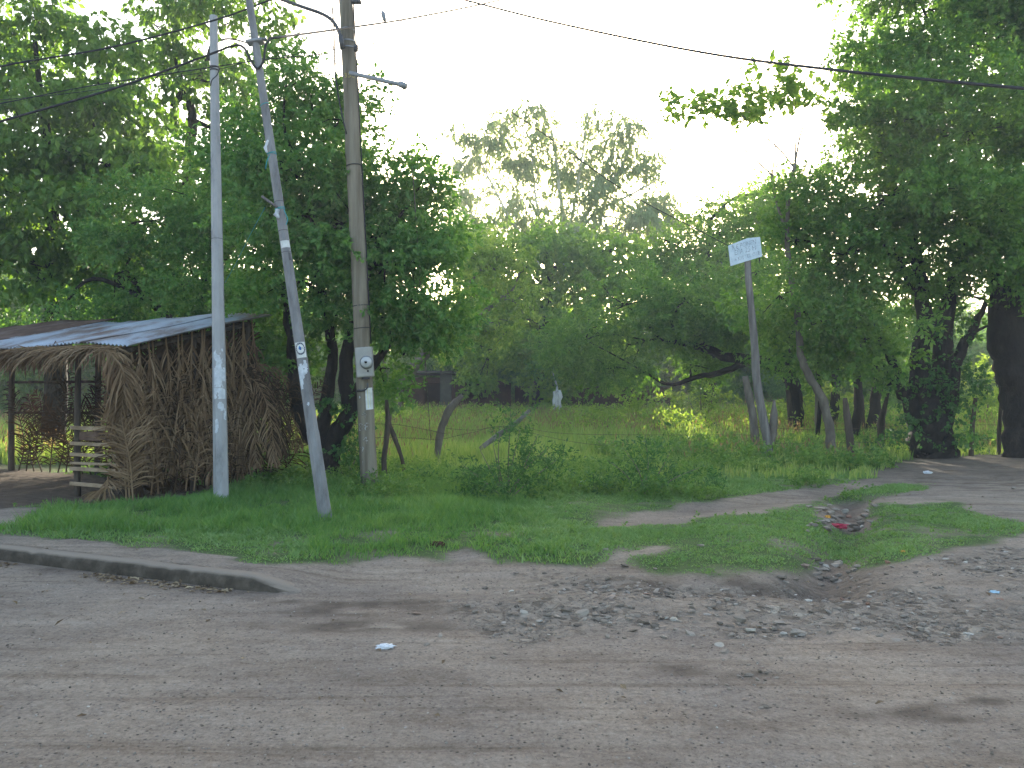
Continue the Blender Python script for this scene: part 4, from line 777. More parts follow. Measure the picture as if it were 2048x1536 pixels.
post('forked grey post right of the curved sapling', [(1705, 922), (1700, 880), (1694, 830), (1690, 796)], Yb(1705, 926), [.1, .085, .08, .05])
post('thin upright post behind the curved sapling', [(1637, 890), (1634, 830), (1635, 760)], 22.5, [.08, .07, .06], 'greybark')
post('leafy broken post left of the big right trunk', [(1764, 905), (1762, 850), (1768, 820), (1776, 786)], Yb(1764, 908), [.09, .1, .06, .04])
post('dark post in front of the big right trunk', [(1845, 910), (1848, 850), (1851, 795)], Yb(1845, 913), [.055, .05, .04], 'greybark')
post('leaning post between the two big right trunks', [(1941, 908), (1945, 850), (1951, 796)], Yb(1941, 912), [.06, .055, .045])
post('second post right of the big trunk beside the edge tree', [(1997, 906), (1999, 850), (2006, 770)], Yb(1997, 909), [.05, .05, .04])
post('short dark post between the sapling and the pale background trunk', [(1582, 850), (1580, 810), (1572, 730)], 26, [.1, .1, .09])
post('thin post at the rear of the palm shed', [(545, 950), (552, 890), (558, 832)], 14.6, [.055, .05, .04])
post('slender post behind the forked grey post', [(1728, 870), (1726, 830), (1724, 790)], 26, [.07, .06, .05])
def barbed(label, pts, r=.0035):
    q = smooth_path(pts, 10); mb = MB(); tube(mb, q, r, 4); rg = np.random.default_rng(2)
    L_ = np.r_[0, np.cumsum(np.linalg.norm(np.diff(q, axis=0), axis=1))]
    for d in np.arange(.1, L_[-1], .14):
        p = np.array([np.interp(d, L_, q[:, k]) for k in range(3)])
        for _ in range(2): v = rdir(rg, 1)[0] * .022; tube(mb, [p - v, p + v], .0025, 3)
    tag(build(mb, 'barbed_wire', M['rustwire'], origin=tuple(q[0])), label, 'wire', 'strands of barbed wire along the fence')
yA, yB, yC, yD, yE = 14.6, Yb(740, 960), Yb(770, 962), Yb(872, 928), Yb(965, 925)
barbed('upper barbed wire strand between the shed and the cut branch post', [P(560, 842, yA), P(650, 850, 14.9), P(770, 848, yC), P(830, 855, yC + .4), P(893, 868, yD)])
barbed('lower barbed wire strand between the shed and the cut branch post', [P(560, 884, yA), P(650, 882, 14.9), P(770, 875, yC), P(885, 880, yD)])
barbed('upper barbed wire strand from the cut branch post to the leaning plank', [P(893, 857, yD), P(950, 860, yD + .4), P(1030, 852, yE), P(1150, 868, yE + 1), P(1512, 870, Yb(1512, 912))])
barbed('lower barbed wire strand from the cut branch post to the leaning plank', [P(885, 878, yD), P(950, 864, yD + .4), P(1010, 855, yE), P(1200, 890, yE + 1), P(1512, 892, Yb(1512, 912))])
barbed('upper barbed wire strand among the right hand posts', [P(1512, 855, 18.4), P(1637, 860, 18.8), P(1700, 858, 18.8), P(1845, 850, 20.2), P(2048, 850, 20.6)])
barbed('lower barbed wire strand among the right hand posts', [P(1512, 888, 18.4), P(1637, 886, 18.8), P(1700, 885, 18.8), P(1845, 882, 20.2), P(2048, 880, 20.6)])

# ------------------------------------------------------------ palm shed
SO = np.array((-5.42, 11.25)); SU = np.array((-.92, .39)); SV = np.array((.39, .92))       # origin corner, along the front, into the depth
def sh(t, s, z): q = SO + SU * t + SV * s; return Vector((q[0], q[1], z))
gz = float(H(SO[0], SO[1]))
shed = thing('palm_shed', 'open shed with tin roof and walls of dry palm fronds', 'shed', sh(0, 0, gz)); sb = shed.location.copy()
def eave(t, s): return 2.30 + .235 * s + .0 * t + .03 * math.sin(t * 1.7)
for (t, s, r, top) in ((.05, .03, .06, 2.22), (.98, .02, .05, 2.25), (.0, 1.25, .05, 2.5), (.0, 2.45, .06, 2.8), (1.9, 2.45, .06, 2.8), (3.4, 0.02, .06, 2.25), (3.5, 2.45, .06, 2.8), (5.8, .1, .06, 2.2), (5.8, 2.4, .06, 2.7)):
    mb = MB(); tube(mb, smooth_path([sh(t, s, gz - .15), sh(t + .02, s, 1.2), sh(t, s, top)], 4), [r, r * .85], 8, .08, seed=int(t * 9)); build(mb, 'post', M['post'], shed, sb)
for a, b, r in (((-.1, .0, 2.24), (6, .0, 2.24), .04), ((-.1, 2.45, 2.8), (6, 2.45, 2.8), .04), ((.0, -.15, 2.2), (.0, 2.6, 2.82), .035), ((3.45, -.1, 2.2), (3.45, 2.6, 2.82), .035), ((0, 2.45, 1.3), (6, 2.45, 1.25), .025), ((0.02, 0, 1.3), (.02, 2.4, 1.35), .025), ((2, 2.45, 1.85), (6, 2.45, 1.85), .025)):
    mb = MB(); tube(mb, smooth_path([sh(*a), sh(*b)], 6), r, 8, .06); build(mb, 'beam', M['post'], shed, sb)
# horizontal slats of the gate, between the corner post and the next one
for v, hh in ((857, .055), (888, .05), (910, .05), (926, .035), (938, .055), (970, .055)):
    z = float(P(210, v, 11.45).z); mb = MB(); a, b = sh(-.0, -.075, z - .005), sh(1.02, -.075, z + rr_.uniform(-.01, .01)); c = (a + b) / 2; d = (b - a); an = math.atan2(d.y, d.x)
    Rz = np.array(Matrix.Rotation(an, 3, 'Z') @ Matrix.Rotation(-math.atan2(d.z, math.hypot(d.x, d.y)), 3, 'Y')); bbox(mb, c, (d.length, .022, hh), Rz, .003); o = build(mb, 'slat', M['slat'], shed, sb, smooth=False)
mb = MB(); z = float(P(210, 873, 11.45).z); a, b = sh(.05, .02, z), sh(.95, .02, z); c = (a + b) / 2; d = b - a; bbox(mb, c, (d.length, .02, .13), np.array(Matrix.Rotation(math.atan2(d.y, d.x), 3, 'Z'))); build(mb, 'counter_board', M['rusttin'], shed, sb, smooth=False)
# corrugated sheets
def tin(t0, t1, s0, s1, dz, mat, name='roof_sheet', amp=.014, wl=.076, sag=0):
    na = int((t1 - t0) / (wl / 6)); V = []; m_ = 9
    for j in range(m_):
        s = s0 + (s1 - s0) * j / (m_ - 1)
        for i in range(na + 1):
            t = t0 + (t1 - t0) * i / na; e = rr_.uniform(-.004, .004) if j in (0, m_ - 1) else 0
            V.append(sh(t, s + e, eave(t, s) + dz + amp * math.sin(t / wl * 2 * math.pi) + sag * math.sin(t * 4.1 + s * 2)))
    k = na + 1; F = np.array([(j * k + i, j * k + i + 1, j * k + k + i + 1, j * k + k + i) for j in range(m_ - 1) for i in range(na)]); mb = MB(); mb.add([tuple(v) for v in V], F)
    o = build(mb, name, M[mat], shed, sb); md = o.modifiers.new('s', 'SOLIDIFY'); md.thickness = .003; return o
tin(-.28, .62, -.22, 2.75, .05, 'tin', sag=.012); tin(.55, 1.45, -.30, 2.78, .062, 'tin', sag=.015); tin(1.38, 2.28, -.24, 2.7, .05, 'tin', sag=.012); tin(2.2, 3.1, -.28, 2.8, .062, 'tin', sag=.014); tin(3.0, 3.75, -.2, 2.65, .05, 'tin', sag=.01)
tin(3.6, 6.4, .3, 2.9, .06, 'rusttin', sag=.02)
def frond(path, half=.42, ll=.42, nl=46, droop=.5, side_n=(0, -1, 0), mat='thatch', rng_=None, wid=.02, base_skip=.08, name='palm_frond', spread=.6, rr=.014, both=True):
    rg = rng_; q = smooth_path(path, 8); L_ = np.r_[0, np.cumsum(np.linalg.norm(np.diff(q, axis=0), axis=1))]; mb = MB(); tube(mb, q, [rr, rr * .7, .004], 5)
    T = nrm(np.gradient(q, axis=0)); nn = np.asarray(side_n, float); V = []; 
    for side in ((-1, 1) if both else (1,)):
        tt = base_skip + (1 - base_skip) * (np.arange(nl) + rg.random(nl) * .7) / nl; d = tt * L_[-1]
        p = np.stack([np.interp(d, L_, q[:, k]) for k in range(3)], -1); tg = nrm(np.stack([np.interp(d, L_, T[:, k]) for k in range(3)], -1))
        sd_ = nrm(np.cross(tg, nn)) * side; ln = ll * (np.sin(np.clip(tt * 1.05, 0, 1) * math.pi) ** .45 * .85 + .12) * rg.uniform(.7, 1.15, nl)
        dr = nrm(sd_ * spread * rg.uniform(.5, 1.3, (nl, 1)) + tg * (0.55 + .5 * tt[:, None]) + nn * rg.normal(size=(nl, 1)) * .22 + rg.normal(size=(nl, 3)) * .08)
        g_ = np.array((0, 0, -1.0)); m1 = p + dr * ln[:, None] * .45 + g_ * droop * ln[:, None] * .12; m2 = m1 + nrm(dr + g_ * droop) * ln[:, None] * .3; m3 = m2 + nrm(dr * .7 + g_ * droop * 1.8) * ln[:, None] * .25
        wv = nrm(np.cross(dr, nn + rg.normal(size=(nl, 3)) * .5)) * wid / 2
        V.append(np.stack([p - wv * .6, p + wv * .6, m1 + wv, m1 - wv, m2 + wv * .8, m2 - wv * .8, m3], 1))
    V = np.concatenate(V); i = np.arange(len(V))[:, None] * 7; mb.add(V.reshape(-1, 3), [i + np.array((0, 1, 2, 3)), i + np.array((3, 2, 4, 5)), i + np.array((5, 4, 6))])
    return build(mb, name, M[mat], shed, sb, smooth=False)
rg = np.random.default_rng(21); outw = np.array((.92, -.39, 0.))
def jit(v, a=.04): return Vector(v) + Vector(rg.normal(size=3) * a)
# side wall: hanging fronds (tips down) over vertical ones
def side(t_out, s, z): return sh(-t_out, s, z)
for i in range(17):
    s = -.02 + i * .155 + rg.uniform(-.06, .06); top = eave(0, s) + .02; o_ = .05 + .05 * (i % 3); dz = rg.uniform(0, .35)
    frond([side(o_, s, top), side(o_ + .05, s + rg.uniform(-.1, .1), 1.6), side(o_ + .03, s + rg.uniform(-.18, .18), .9), side(o_ + .05, s + rg.uniform(-.25, .25), .18 + dz)], ll=.55, nl=40, droop=.9, side_n=outw, rng_=rg, spread=.45, wid=.022)
for i in range(13):
    s = .05 + i * .2 + rg.uniform(-.08, .08); top = rg.uniform(1.7, 2.2); o_ = .14 + .05 * (i % 2)
    frond([side(o_ + .04, s, gz + rg.uniform(0, .1)), side(o_ + .05, s + rg.uniform(-.1, .1), .8), side(o_ + .02, s + rg.uniform(-.15, .15), 1.5), side(o_, s + rg.uniform(-.2, .2), top)], ll=.5, nl=36, droop=.8, side_n=outw, rng_=rg, spread=.7, mat='thatch' if i % 3 else 'darkthatch', wid=.02)
for i in range(11):   # dark backing layer
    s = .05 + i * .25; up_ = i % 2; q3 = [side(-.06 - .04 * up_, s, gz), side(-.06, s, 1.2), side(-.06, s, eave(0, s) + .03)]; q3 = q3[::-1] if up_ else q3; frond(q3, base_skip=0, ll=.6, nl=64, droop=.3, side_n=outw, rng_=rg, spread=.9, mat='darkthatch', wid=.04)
# upright fan at the corner, standing on the ground
for k in range(3):
    frond([sh(-.22 - k * .06, -.18, gz + .02), sh(-.2 - k * .05, -.2, .7), sh(-.16, -.12 - .05 * k, 1.3), sh(-.1 + .08 * k, -.05, 1.95)], ll=.55, nl=44, droop=-.25 + k * .4, side_n=(.1, -1, 0), rng_=rg, spread=1.0, wid=.02)
frond([sh(.05, -.25, gz + .35), sh(.0, -.32, gz + .2), sh(.18, -.35, gz + .05)], ll=.4, nl=26, droop=.4, side_n=(0, -1, 0), rng_=rg, spread=.9)
for k in range(4):   # draped round the corner
    frond([sh(.25 + .1 * k, -.2, 2.28), sh(-.02, -.26, 2.15), sh(-.14 - .03 * k, -.24, 1.75), sh(-.12 + .03 * k, -.2, 1.2 - .1 * k)], ll=.5, nl=40, droop=.9, side_n=(.3, -1, .2), rng_=rg, spread=.7)
# back corner pile arching to the right
for k in range(9):
    s = 2.2 + rg.uniform(-.2, .6); h0 = rg.uniform(1.5, 2.3); d = rg.uniform(.2, .6)
    frond([sh(-.05, s, h0), sh(-.05 - d * .5, s + .1, h0 + .02), sh(-.1 - d * .9, s + .15, h0 - .5), sh(-.1 - d * 1.05, s + .2, max(.35, h0 - 1.4))], ll=.42, nl=40, droop=1.2, side_n=(.2, -.9, .4), rng_=rg, spread=.75, mat='thatch' if k % 2 else 'darkthatch')
for k in range(5):
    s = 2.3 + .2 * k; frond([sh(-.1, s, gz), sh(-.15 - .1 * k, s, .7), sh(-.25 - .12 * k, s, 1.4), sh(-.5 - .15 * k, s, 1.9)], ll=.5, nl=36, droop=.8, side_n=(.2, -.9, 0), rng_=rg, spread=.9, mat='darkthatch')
# eave thatch: fronds laid along the front edge with leaflets hanging
for i in range(15):
    t = -.1 + i * .26; z = eave(t, -.2) - .02 + rg.uniform(-.02, .06)
    frond([sh(t, -.12, z), sh(t + .5, -.32 - rg.uniform(0, .06), z - .03), sh(t + 1.0, -.34, z - .05), sh(t + 1.5, -.36, z - .12)], ll=.62, nl=44, droop=1.1, side_n=(0, -.25, 1), rng_=rg, spread=.8, wid=.018)
# rear wall: loose dark fronds, light between
for i in range(26):
    t = .1 + i * .22; h0 = rg.uniform(1.35, 2.2)
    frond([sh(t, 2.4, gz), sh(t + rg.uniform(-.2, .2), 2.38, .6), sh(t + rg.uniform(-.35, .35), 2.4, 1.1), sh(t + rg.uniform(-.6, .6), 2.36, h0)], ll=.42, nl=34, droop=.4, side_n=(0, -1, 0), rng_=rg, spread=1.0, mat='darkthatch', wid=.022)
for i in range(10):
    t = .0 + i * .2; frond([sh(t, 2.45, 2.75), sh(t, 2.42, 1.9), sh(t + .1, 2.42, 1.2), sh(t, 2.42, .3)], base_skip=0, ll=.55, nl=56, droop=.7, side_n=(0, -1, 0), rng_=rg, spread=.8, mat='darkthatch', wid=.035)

# ------------------------------------------------------------ trees
def Bz(u, Y): return GX(u, Y)
b = Bz(110, 19.5); YT = 19.5
tree('tall_tree', 'tall broad leaved tree behind the left end of the shed', None, b, [([b, P(112, 640, YT), P(105, 480, YT), P(95, 300, YT), P(70, 80, YT)], [.28, .2, .13, .05]), ([P(110, 560, YT), P(180, 400, YT), P(190, 250, YT + .3), P(200, 90, YT)], [.13, .1, .06, .03]), ([P(108, 600, YT), P(20, 450, YT - .5), P(-60, 300, YT)], [.12, .09, .05])],
     [pl(60, 30, YT, 55, 75, .8), pl(70, 130, YT, 100, 80, 1.2), pl(195, 100, YT, 50, 75, .8), pl(200, 210, YT, 100, 90, 1.3), pl(-60, 120, YT, 110, 110, 1.4), pl(60, 270, YT - .5, 150, 100, 1.8), pl(220, 330, YT - .5, 110, 100, 1.6), pl(-40, 370, YT - 1, 130, 120, 1.8), pl(110, 420, YT - 1, 150, 100, 1.8), pl(30, 520, YT - 1, 140, 80, 1.5), pl(200, 500, YT, 110, 90, 1.3), pl(-150, 560, YT, 130, 130, 1.5), pl(-180, 330, YT, 120, 160, 1.5)],
     M['leaf_teak'], M['bark'], 31, dens=25, Ll=.2, Ww=.125, nleaf=9, sprig=.45, droop=.7, puff=.6, shell=.35, upb=.2)
b = Bz(335, 22); YT = 22
tree('tall_tree', 'tallest airy tree with a bent limb seen between the left poles', None, b, [([b, P(345, 620, YT), P(365, 450, YT), P(378, 300, YT), P(386, 230, YT), P(372, 185, YT), P(350, 120, YT)], [.26, .2, .14, .13, .1, .04]), ([P(345, 215, YT), P(375, 170, YT), P(410, 130, YT), P(430, 60, YT)], [.09, .09, .07, .03]), ([P(360, 480, YT), P(290, 330, YT), P(280, 180, YT)], [.12, .08, .04])],
     [pl(310, 50, YT, 80, 90, 1.2), pl(420, 60, YT, 90, 80, 1.2), pl(510, 90, YT, 55, 60, .9), pl(500, 10, YT, 70, 60, 1), pl(300, 170, YT, 90, 80, 1.2), pl(430, 160, YT, 80, 60, 1.0), pl(260, 260, YT, 80, 80, 1.2), pl(330, 350, YT, 80, 70, 1.2), pl(470, 240, YT, 50, 60, .8), pl(400, -90, YT, 150, 90, 1.5), pl(420, 380, YT, 90, 80, 1.4)],
     M['leaf_teak'], M['bark'], 32, dens=18, Ll=.2, Ww=.12, nleaf=9, sprig=.45, droop=.7, puff=.6, shell=.35, upb=.2, puffdens=.8)
b = Bz(390, 17); YT = 17
tree('bushy_tree', 'dark bushy tree crowding over the shed roof', None, b, [([b, P(395, 740, YT), P(400, 620, YT), P(420, 520, YT)], [.24, .18, .12, .08]), ([P(398, 700, YT), P(300, 600, YT), P(250, 540, YT)], [.12, .08, .05])],
     [pl(310, 440, YT, 130, 75, 1.3), pl(430, 410, YT, 110, 80, 1.3), pl(230, 550, YT, 110, 90, 1.3), pl(390, 560, YT, 130, 100, 1.5), pl(510, 500, YT, 90, 110, 1.2), pl(330, 650, YT + .8, 150, 60, 1.2), pl(490, 660, YT, 90, 90, 1.1), pl(120, 620, YT + 1, 120, 60, 1.0), pl(520, 760, YT + .5, 60, 80, .8)],
     M['leaf_dark'], M['bark'], 33, dens=52, Ll=.10, Ww=.055, nleaf=12, sprig=.34, droop=.25, puff=.5, shell=.4, puffdens=1.25)
b = G(655, 962); YT = b.y
tree('forked_tree', 'dark tree forking near the ground behind the leaning pole', None, b, [([b, P(657, 930, YT), P(648, 890, YT), P(612, 850, YT), P(592, 790, YT), P(588, 700, YT), P(570, 560, YT)], [.27, .2, .17, .13, .09]), ([P(652, 910, YT), P(648, 850, YT), P(655, 780, YT + .2), P(665, 700, YT + .2), P(640, 560, YT), P(620, 350, YT)], [.16, .12, .1, .08, .04]), ([P(660, 930, YT), P(672, 870, YT - .1), P(700, 820, YT - .1), P(690, 740, YT), P(720, 600, YT), P(760, 480, YT)], [.15, .16, .14, .1, .05]), ([P(700, 800, YT), P(740, 740, YT), P(800, 650, YT), P(830, 560, YT)], [.08, .08, .06, .04])],
     [pl(575, 130, YT + .5, 26, 45, .3), pl(620, 190, YT + .5, 90, 50, .9), pl(560, 260, YT + .5, 90, 70, 1.1), pl(680, 240, YT, 65, 70, .8), pl(590, 350, YT, 110, 80, 1.3), pl(700, 340, YT, 60, 60, 1.0), pl(560, 440, YT, 110, 80, 1.2), pl(690, 450, YT, 90, 70, 1.2), pl(800, 400, YT + .5, 85, 80, 1.0), pl(850, 350, YT + .5, 50, 50, .5), pl(860, 480, YT, 60, 80, .9), pl(770, 530, YT, 110, 70, 1.2), pl(620, 570, YT, 120, 80, 1.2), pl(640, 430, YT + 1, 120, 90, 1.0), pl(740, 480, YT + 1, 110, 90, 1.0), pl(480, 330, YT + 1, 90, 90, 1.0), pl(850, 600, YT, 75, 70, .9), pl(740, 640, YT, 110, 60, 1.1), pl(600, 680, YT + .8, 80, 60, .9), pl(820, 680, YT + .5, 75, 45, .8), pl(760, 740, YT + 1, 60, 40, .5)],
     M['leaf_dark'], M['bark'], 34, dens=48, Ll=.105, Ww=.06, nleaf=12, sprig=.32, droop=.3, puff=.46, shell=.35, puffdens=1.4,
     vines=[pl(690, 860, YT - .2, 22, 45, .2), pl(700, 930, YT - .2, 30, 40, .25), pl(672, 800, YT, 14, 60, .15)])
b = Bz(1120, 60); YT = 60
tree('eucalyptus', 'tall sparse eucalyptus with pale fanning limbs against the white sky', None, b,
     [([b, P(1122, 560, YT), P(1128, 480, YT), P(1122, 400, YT), P(1105, 260, YT)], [.4, .26, .19, .07]), ([P(1128, 540, YT), P(1150, 470, YT), P(1180, 415, YT), P(1240, 340, YT), P(1270, 260, YT)], [.24, .2, .14, .06]), ([P(1150, 470, YT), P(1200, 420, YT), P(1270, 385, YT), P(1330, 350, YT)], [.16, .1, .05]), ([P(1110, 600, YT), P(1060, 500, YT), P(1010, 420, YT), P(960, 320, YT)], [.2, .13, .05]), ([P(1110, 560, YT), P(1075, 420, YT), P(1060, 260, YT)], [.16, .1, .04]), ([P(1135, 480, YT), P(1160, 340, YT), P(1175, 230, YT)], [.15, .09, .04]), ([P(1000, 640, YT), P(985, 520, YT), P(930, 400, YT)], [.16, .1, .04])],
     [pl(1050, 235, YT, 65, 35, 2.5), pl(985, 300, YT, 60, 60, 2.5), pl(1090, 300, YT, 60, 55, 2.5), pl(930, 270, YT, 30, 35, 1.5), pl(1180, 225, YT, 30, 35, 1.5), pl(1260, 255, YT, 40, 40, 2), pl(1225, 310, YT, 55, 45, 2), pl(1160, 330, YT, 45, 60, 2), pl(1040, 400, YT, 60, 50, 2.5), pl(1100, 440, YT, 80, 50, 2.5), pl(930, 420, YT, 50, 70, 2), pl(960, 480, YT, 60, 60, 2), pl(1280, 340, YT, 40, 35, 1.5), pl(1330, 400, YT, 40, 35, 1.5), pl(1345, 420, YT, 30, 30, 1.2), pl(1295, 420, YT, 45, 30, 1.5), pl(1310, 310, YT, 25, 25, 1), pl(1250, 440, YT, 70, 45, 2.5), pl(1200, 480, YT, 70, 40, 2.5), pl(1190, 390, YT, 50, 40, 2), pl(910, 350, YT, 30, 40, 1.5), pl(1310, 460, YT, 30, 35, 1.5)],
     M['leaf_euc'], M['palebark'], 35, dens=9, Ll=.31, Ww=.105, nleaf=13, sprig=.9, droop=1.1, puff=1.0, shell=.1, puffdens=1.1, sub_r=.035, upb=0, bfrac=1.0)
b = Bz(790, 31); YT = 31
tree('leaning_tree', 'yellow green sunlit tree leaning right from a forked pale trunk', None, b, [([b, P(795, 800, YT), P(803, 765, YT), P(850, 710, YT), P(885, 675, YT), P(950, 640, YT), P(1000, 600, YT)], [.2, .18, .2, .14, .08]), ([P(795, 810, YT), P(785, 780, YT), P(768, 735, YT), P(780, 660, YT)], [.12, .1, .05]), ([P(885, 675, YT), P(930, 580, YT), P(980, 520, YT)], [.12, .07, .03])],
     [pl(990, 540, YT, 60, 45, 1.2), pl(1000, 500, YT, 50, 35, 1), pl(950, 520, YT, 40, 40, 1), pl(900, 700, YT, 40, 25, .8), pl(1000, 655, YT, 60, 35, 1), pl(940, 590, YT, 55, 40, 1), pl(1020, 600, YT, 55, 40, 1), pl(960, 650, YT, 60, 30, 1), pl(915, 640, YT, 35, 40, .9), pl(1040, 545, YT, 35, 30, .8)],
     M['leaf_yellow'], M['greybark'], 36, dens=19, Ll=.17, Ww=.085, nleaf=10, sprig=.5, droop=.4, puff=.55, shell=.2, puffdens=1.0, sub_r=.03)
b = Bz(1080, 43); YT = 43
tree('rounded_tree', 'bright green rounded tree below the eucalyptus', None, b, [([b, P(1080, 740, YT), P(1090, 640, YT), P(1100, 540, YT)], [.4, .3, .15])],
     [pl(1010, 560, YT, 80, 70, 2.5), pl(1110, 520, YT, 90, 60, 2.5), pl(1200, 540, YT, 60, 60, 2), pl(1060, 640, YT, 110, 80, 3), pl(1180, 640, YT, 90, 80, 3), pl(1120, 730, YT, 120, 60, 3), pl(980, 700, YT, 90, 70, 2.5), pl(1225, 500, YT, 30, 30, 1), pl(960, 510, YT, 40, 35, 1.5), pl(940, 600, YT, 60, 60, 2), pl(1240, 560, YT, 50, 40, 2), pl(1020, 490, YT, 50, 30, 1.5)],
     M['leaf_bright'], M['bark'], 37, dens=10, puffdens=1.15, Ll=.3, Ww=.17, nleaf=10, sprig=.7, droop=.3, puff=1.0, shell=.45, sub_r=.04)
b = Bz(1596, 27); YT = 29
tree('spreading_tree', 'spreading feathery tree with long low branches behind the sign post', None, b, [([b, P(1590, 800, 27), P(1580, 760, 27), P(1540, 728, 27.5), P(1460, 715, 28), P(1390, 690, 28.5), P(1320, 680, 29)], [.26, .24, .22, .15, .08]), ([P(1500, 722, 28), P(1440, 745, 28), P(1390, 755, 28.5), P(1340, 770, 29), P(1290, 745, 29)], [.12, .1, .08, .04]), ([P(1575, 750, 27), P(1620, 700, 27), P(1640, 620, 27)], [.16, .12, .06]), ([P(1580, 760, 27), P(1530, 640, 27.5), P(1480, 560, 28)], [.15, .1, .05])],
     [pl(1250, 610, YT, 90, 55, 1.6), pl(1370, 600, YT, 110, 60, 1.8), pl(1170, 680, YT, 90, 50, 1.5), pl(1290, 680, YT, 120, 50, 1.8), pl(1420, 670, YT, 100, 50, 1.6), pl(1240, 735, YT, 100, 30, 1.5), pl(1450, 590, YT, 80, 70, 1.5), pl(1380, 730, YT, 80, 25, 1.2), pl(1530, 640, YT - 1, 80, 60, 1.3), pl(1520, 540, YT - 1, 70, 60, 1.3), pl(1640, 640, YT - 2, 80, 60, 1.2)],
     M['leaf_mid'], M['bark'], 38, dens=19, puffdens=1.2, Ll=.16, Ww=.07, nleaf=13, sprig=.55, droop=.35, puff=.75, shell=.4, sub_r=.03)
b = Bz(1420, 40); YT = 40
tree('wispy_tree', 'wispy tree with pointed tips left of the sign board', None, b, [([b, P(1420, 720, YT), P(1410, 600, YT), P(1420, 440, YT)], [.35, .25, .1])],
     [pl(1420, 450, YT, 30, 50, 1), pl(1380, 500, YT, 70, 40, 2), pl(1480, 450, YT, 70, 45, 2), pl(1340, 530, YT, 50, 35, 1.5), pl(1440, 520, YT, 90, 50, 2.5), pl(1540, 470, YT, 70, 60, 2), pl(1360, 580, YT, 80, 50, 2.2), pl(1330, 480, YT, 25, 25, .8), pl(1400, 560, YT + 1, 100, 50, 2), pl(1500, 540, YT + 1, 80, 50, 2), pl(1560, 400, YT, 50, 45, 1.5)],
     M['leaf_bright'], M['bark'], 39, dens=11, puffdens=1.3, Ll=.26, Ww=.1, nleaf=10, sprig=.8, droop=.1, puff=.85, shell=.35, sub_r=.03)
b = G(1868, 914); YT = b.y
tree('massive_tree', 'massive multi stemmed tree with a dark ivy clad trunk at right', None, b,
     [([b - Vector((0, 0, .1)), P(1866, 880, YT), P(1858, 840, YT), P(1850, 800, YT)], [.62, .5, .46, .4]), ([P(1845, 850, YT), P(1820, 800, YT), P(1795, 760, YT), P(1775, 700, YT)], [.26, .2, .14, .08]), ([P(1852, 820, YT), P(1838, 740, YT), P(1850, 650, YT), P(1835, 520, YT), P(1800, 400, YT)], [.3, .22, .16, .1]), ([P(1880, 840, YT), P(1885, 750, YT), P(1890, 650, YT), P(1920, 520, YT), P(1950, 350, YT), P(1900, 150, YT)], [.3, .24, .17, .12, .06]), ([P(1895, 820, YT - .1), P(1915, 720, YT - .1), P(1945, 660, YT), P(1975, 600, YT)], [.2, .13, .1, .05]), ([P(1935, 670, YT), P(1990, 645, YT)], [.05, .02]), ([P(1850, 600, YT), P(1760, 480, YT), P(1680, 400, YT)], [.13, .08, .04]), ([P(1778, 770, YT), P(1774, 740, YT)], [.07, .03])],
     [pl(1860, 20, YT, 130, 80, 1.8), pl(1980, 60, YT, 130, 100, 1.8), pl(1770, 100, YT, 80, 80, 1.3), pl(1880, 150, YT, 120, 80, 1.8), pl(1800, 240, YT - .8, 120, 80, 1.7), pl(1940, 260, YT - 1, 140, 90, 2), pl(1730, 310, YT - .5, 90, 80, 1.4), pl(1650, 400, YT, 90, 80, 1.4), pl(1780, 390, YT - 1, 130, 90, 1.8), pl(1930, 400, YT - 1, 130, 90, 1.8), pl(1590, 480, YT, 75, 70, 1.2), pl(1690, 510, YT - .5, 110, 80, 1.5), pl(1810, 520, YT - .6, 100, 70, 1.3), pl(1560, 590, YT, 70, 70, 1.1), pl(1650, 640, YT - .5, 90, 70, 1.2), pl(1750, 640, YT - 1, 80, 70, 1.2), pl(1720, 720, YT, 70, 35, .8), pl(1960, 530, YT - .5, 90, 45, 1.1), pl(1900, 590, YT + 1, 110, 50, 1.0), pl(1850, 440, YT, 120, 70, 1.3), pl(1560, 690, YT + 1, 70, 40, .8), pl(2030, 260, YT - .5, 100, 90, 1.4), pl(2100, 150, YT, 130, 150, 2), pl(2120, 400, YT, 120, 140, 1.8), pl(1850, -110, YT, 160, 90, 2), pl(2040, -90, YT, 160, 110, 2)],
     M['leaf_mid'], M['bark'], 40, dens=29, Ll=.13, Ww=.078, nleaf=13, sprig=.42, droop=.2, puff=.62, shell=.38, puffdens=1.3,
     vines=[pl(1915, 830, YT - .45, 34, 70, .3), pl(1930, 760, YT - .2, 30, 60, .3), pl(1850, 860, YT - .5, 40, 40, .25), pl(1810, 790, YT - .2, 35, 40, .3), pl(1880, 800, YT - .45, 45, 60, .2), pl(1870, 760, YT, 60, 60, .35), pl(1765, 880, YT - .3, 22, 30, .3), pl(1895, 680, YT, 50, 60, .4)])
b = G(2040, 914); YT = b.y
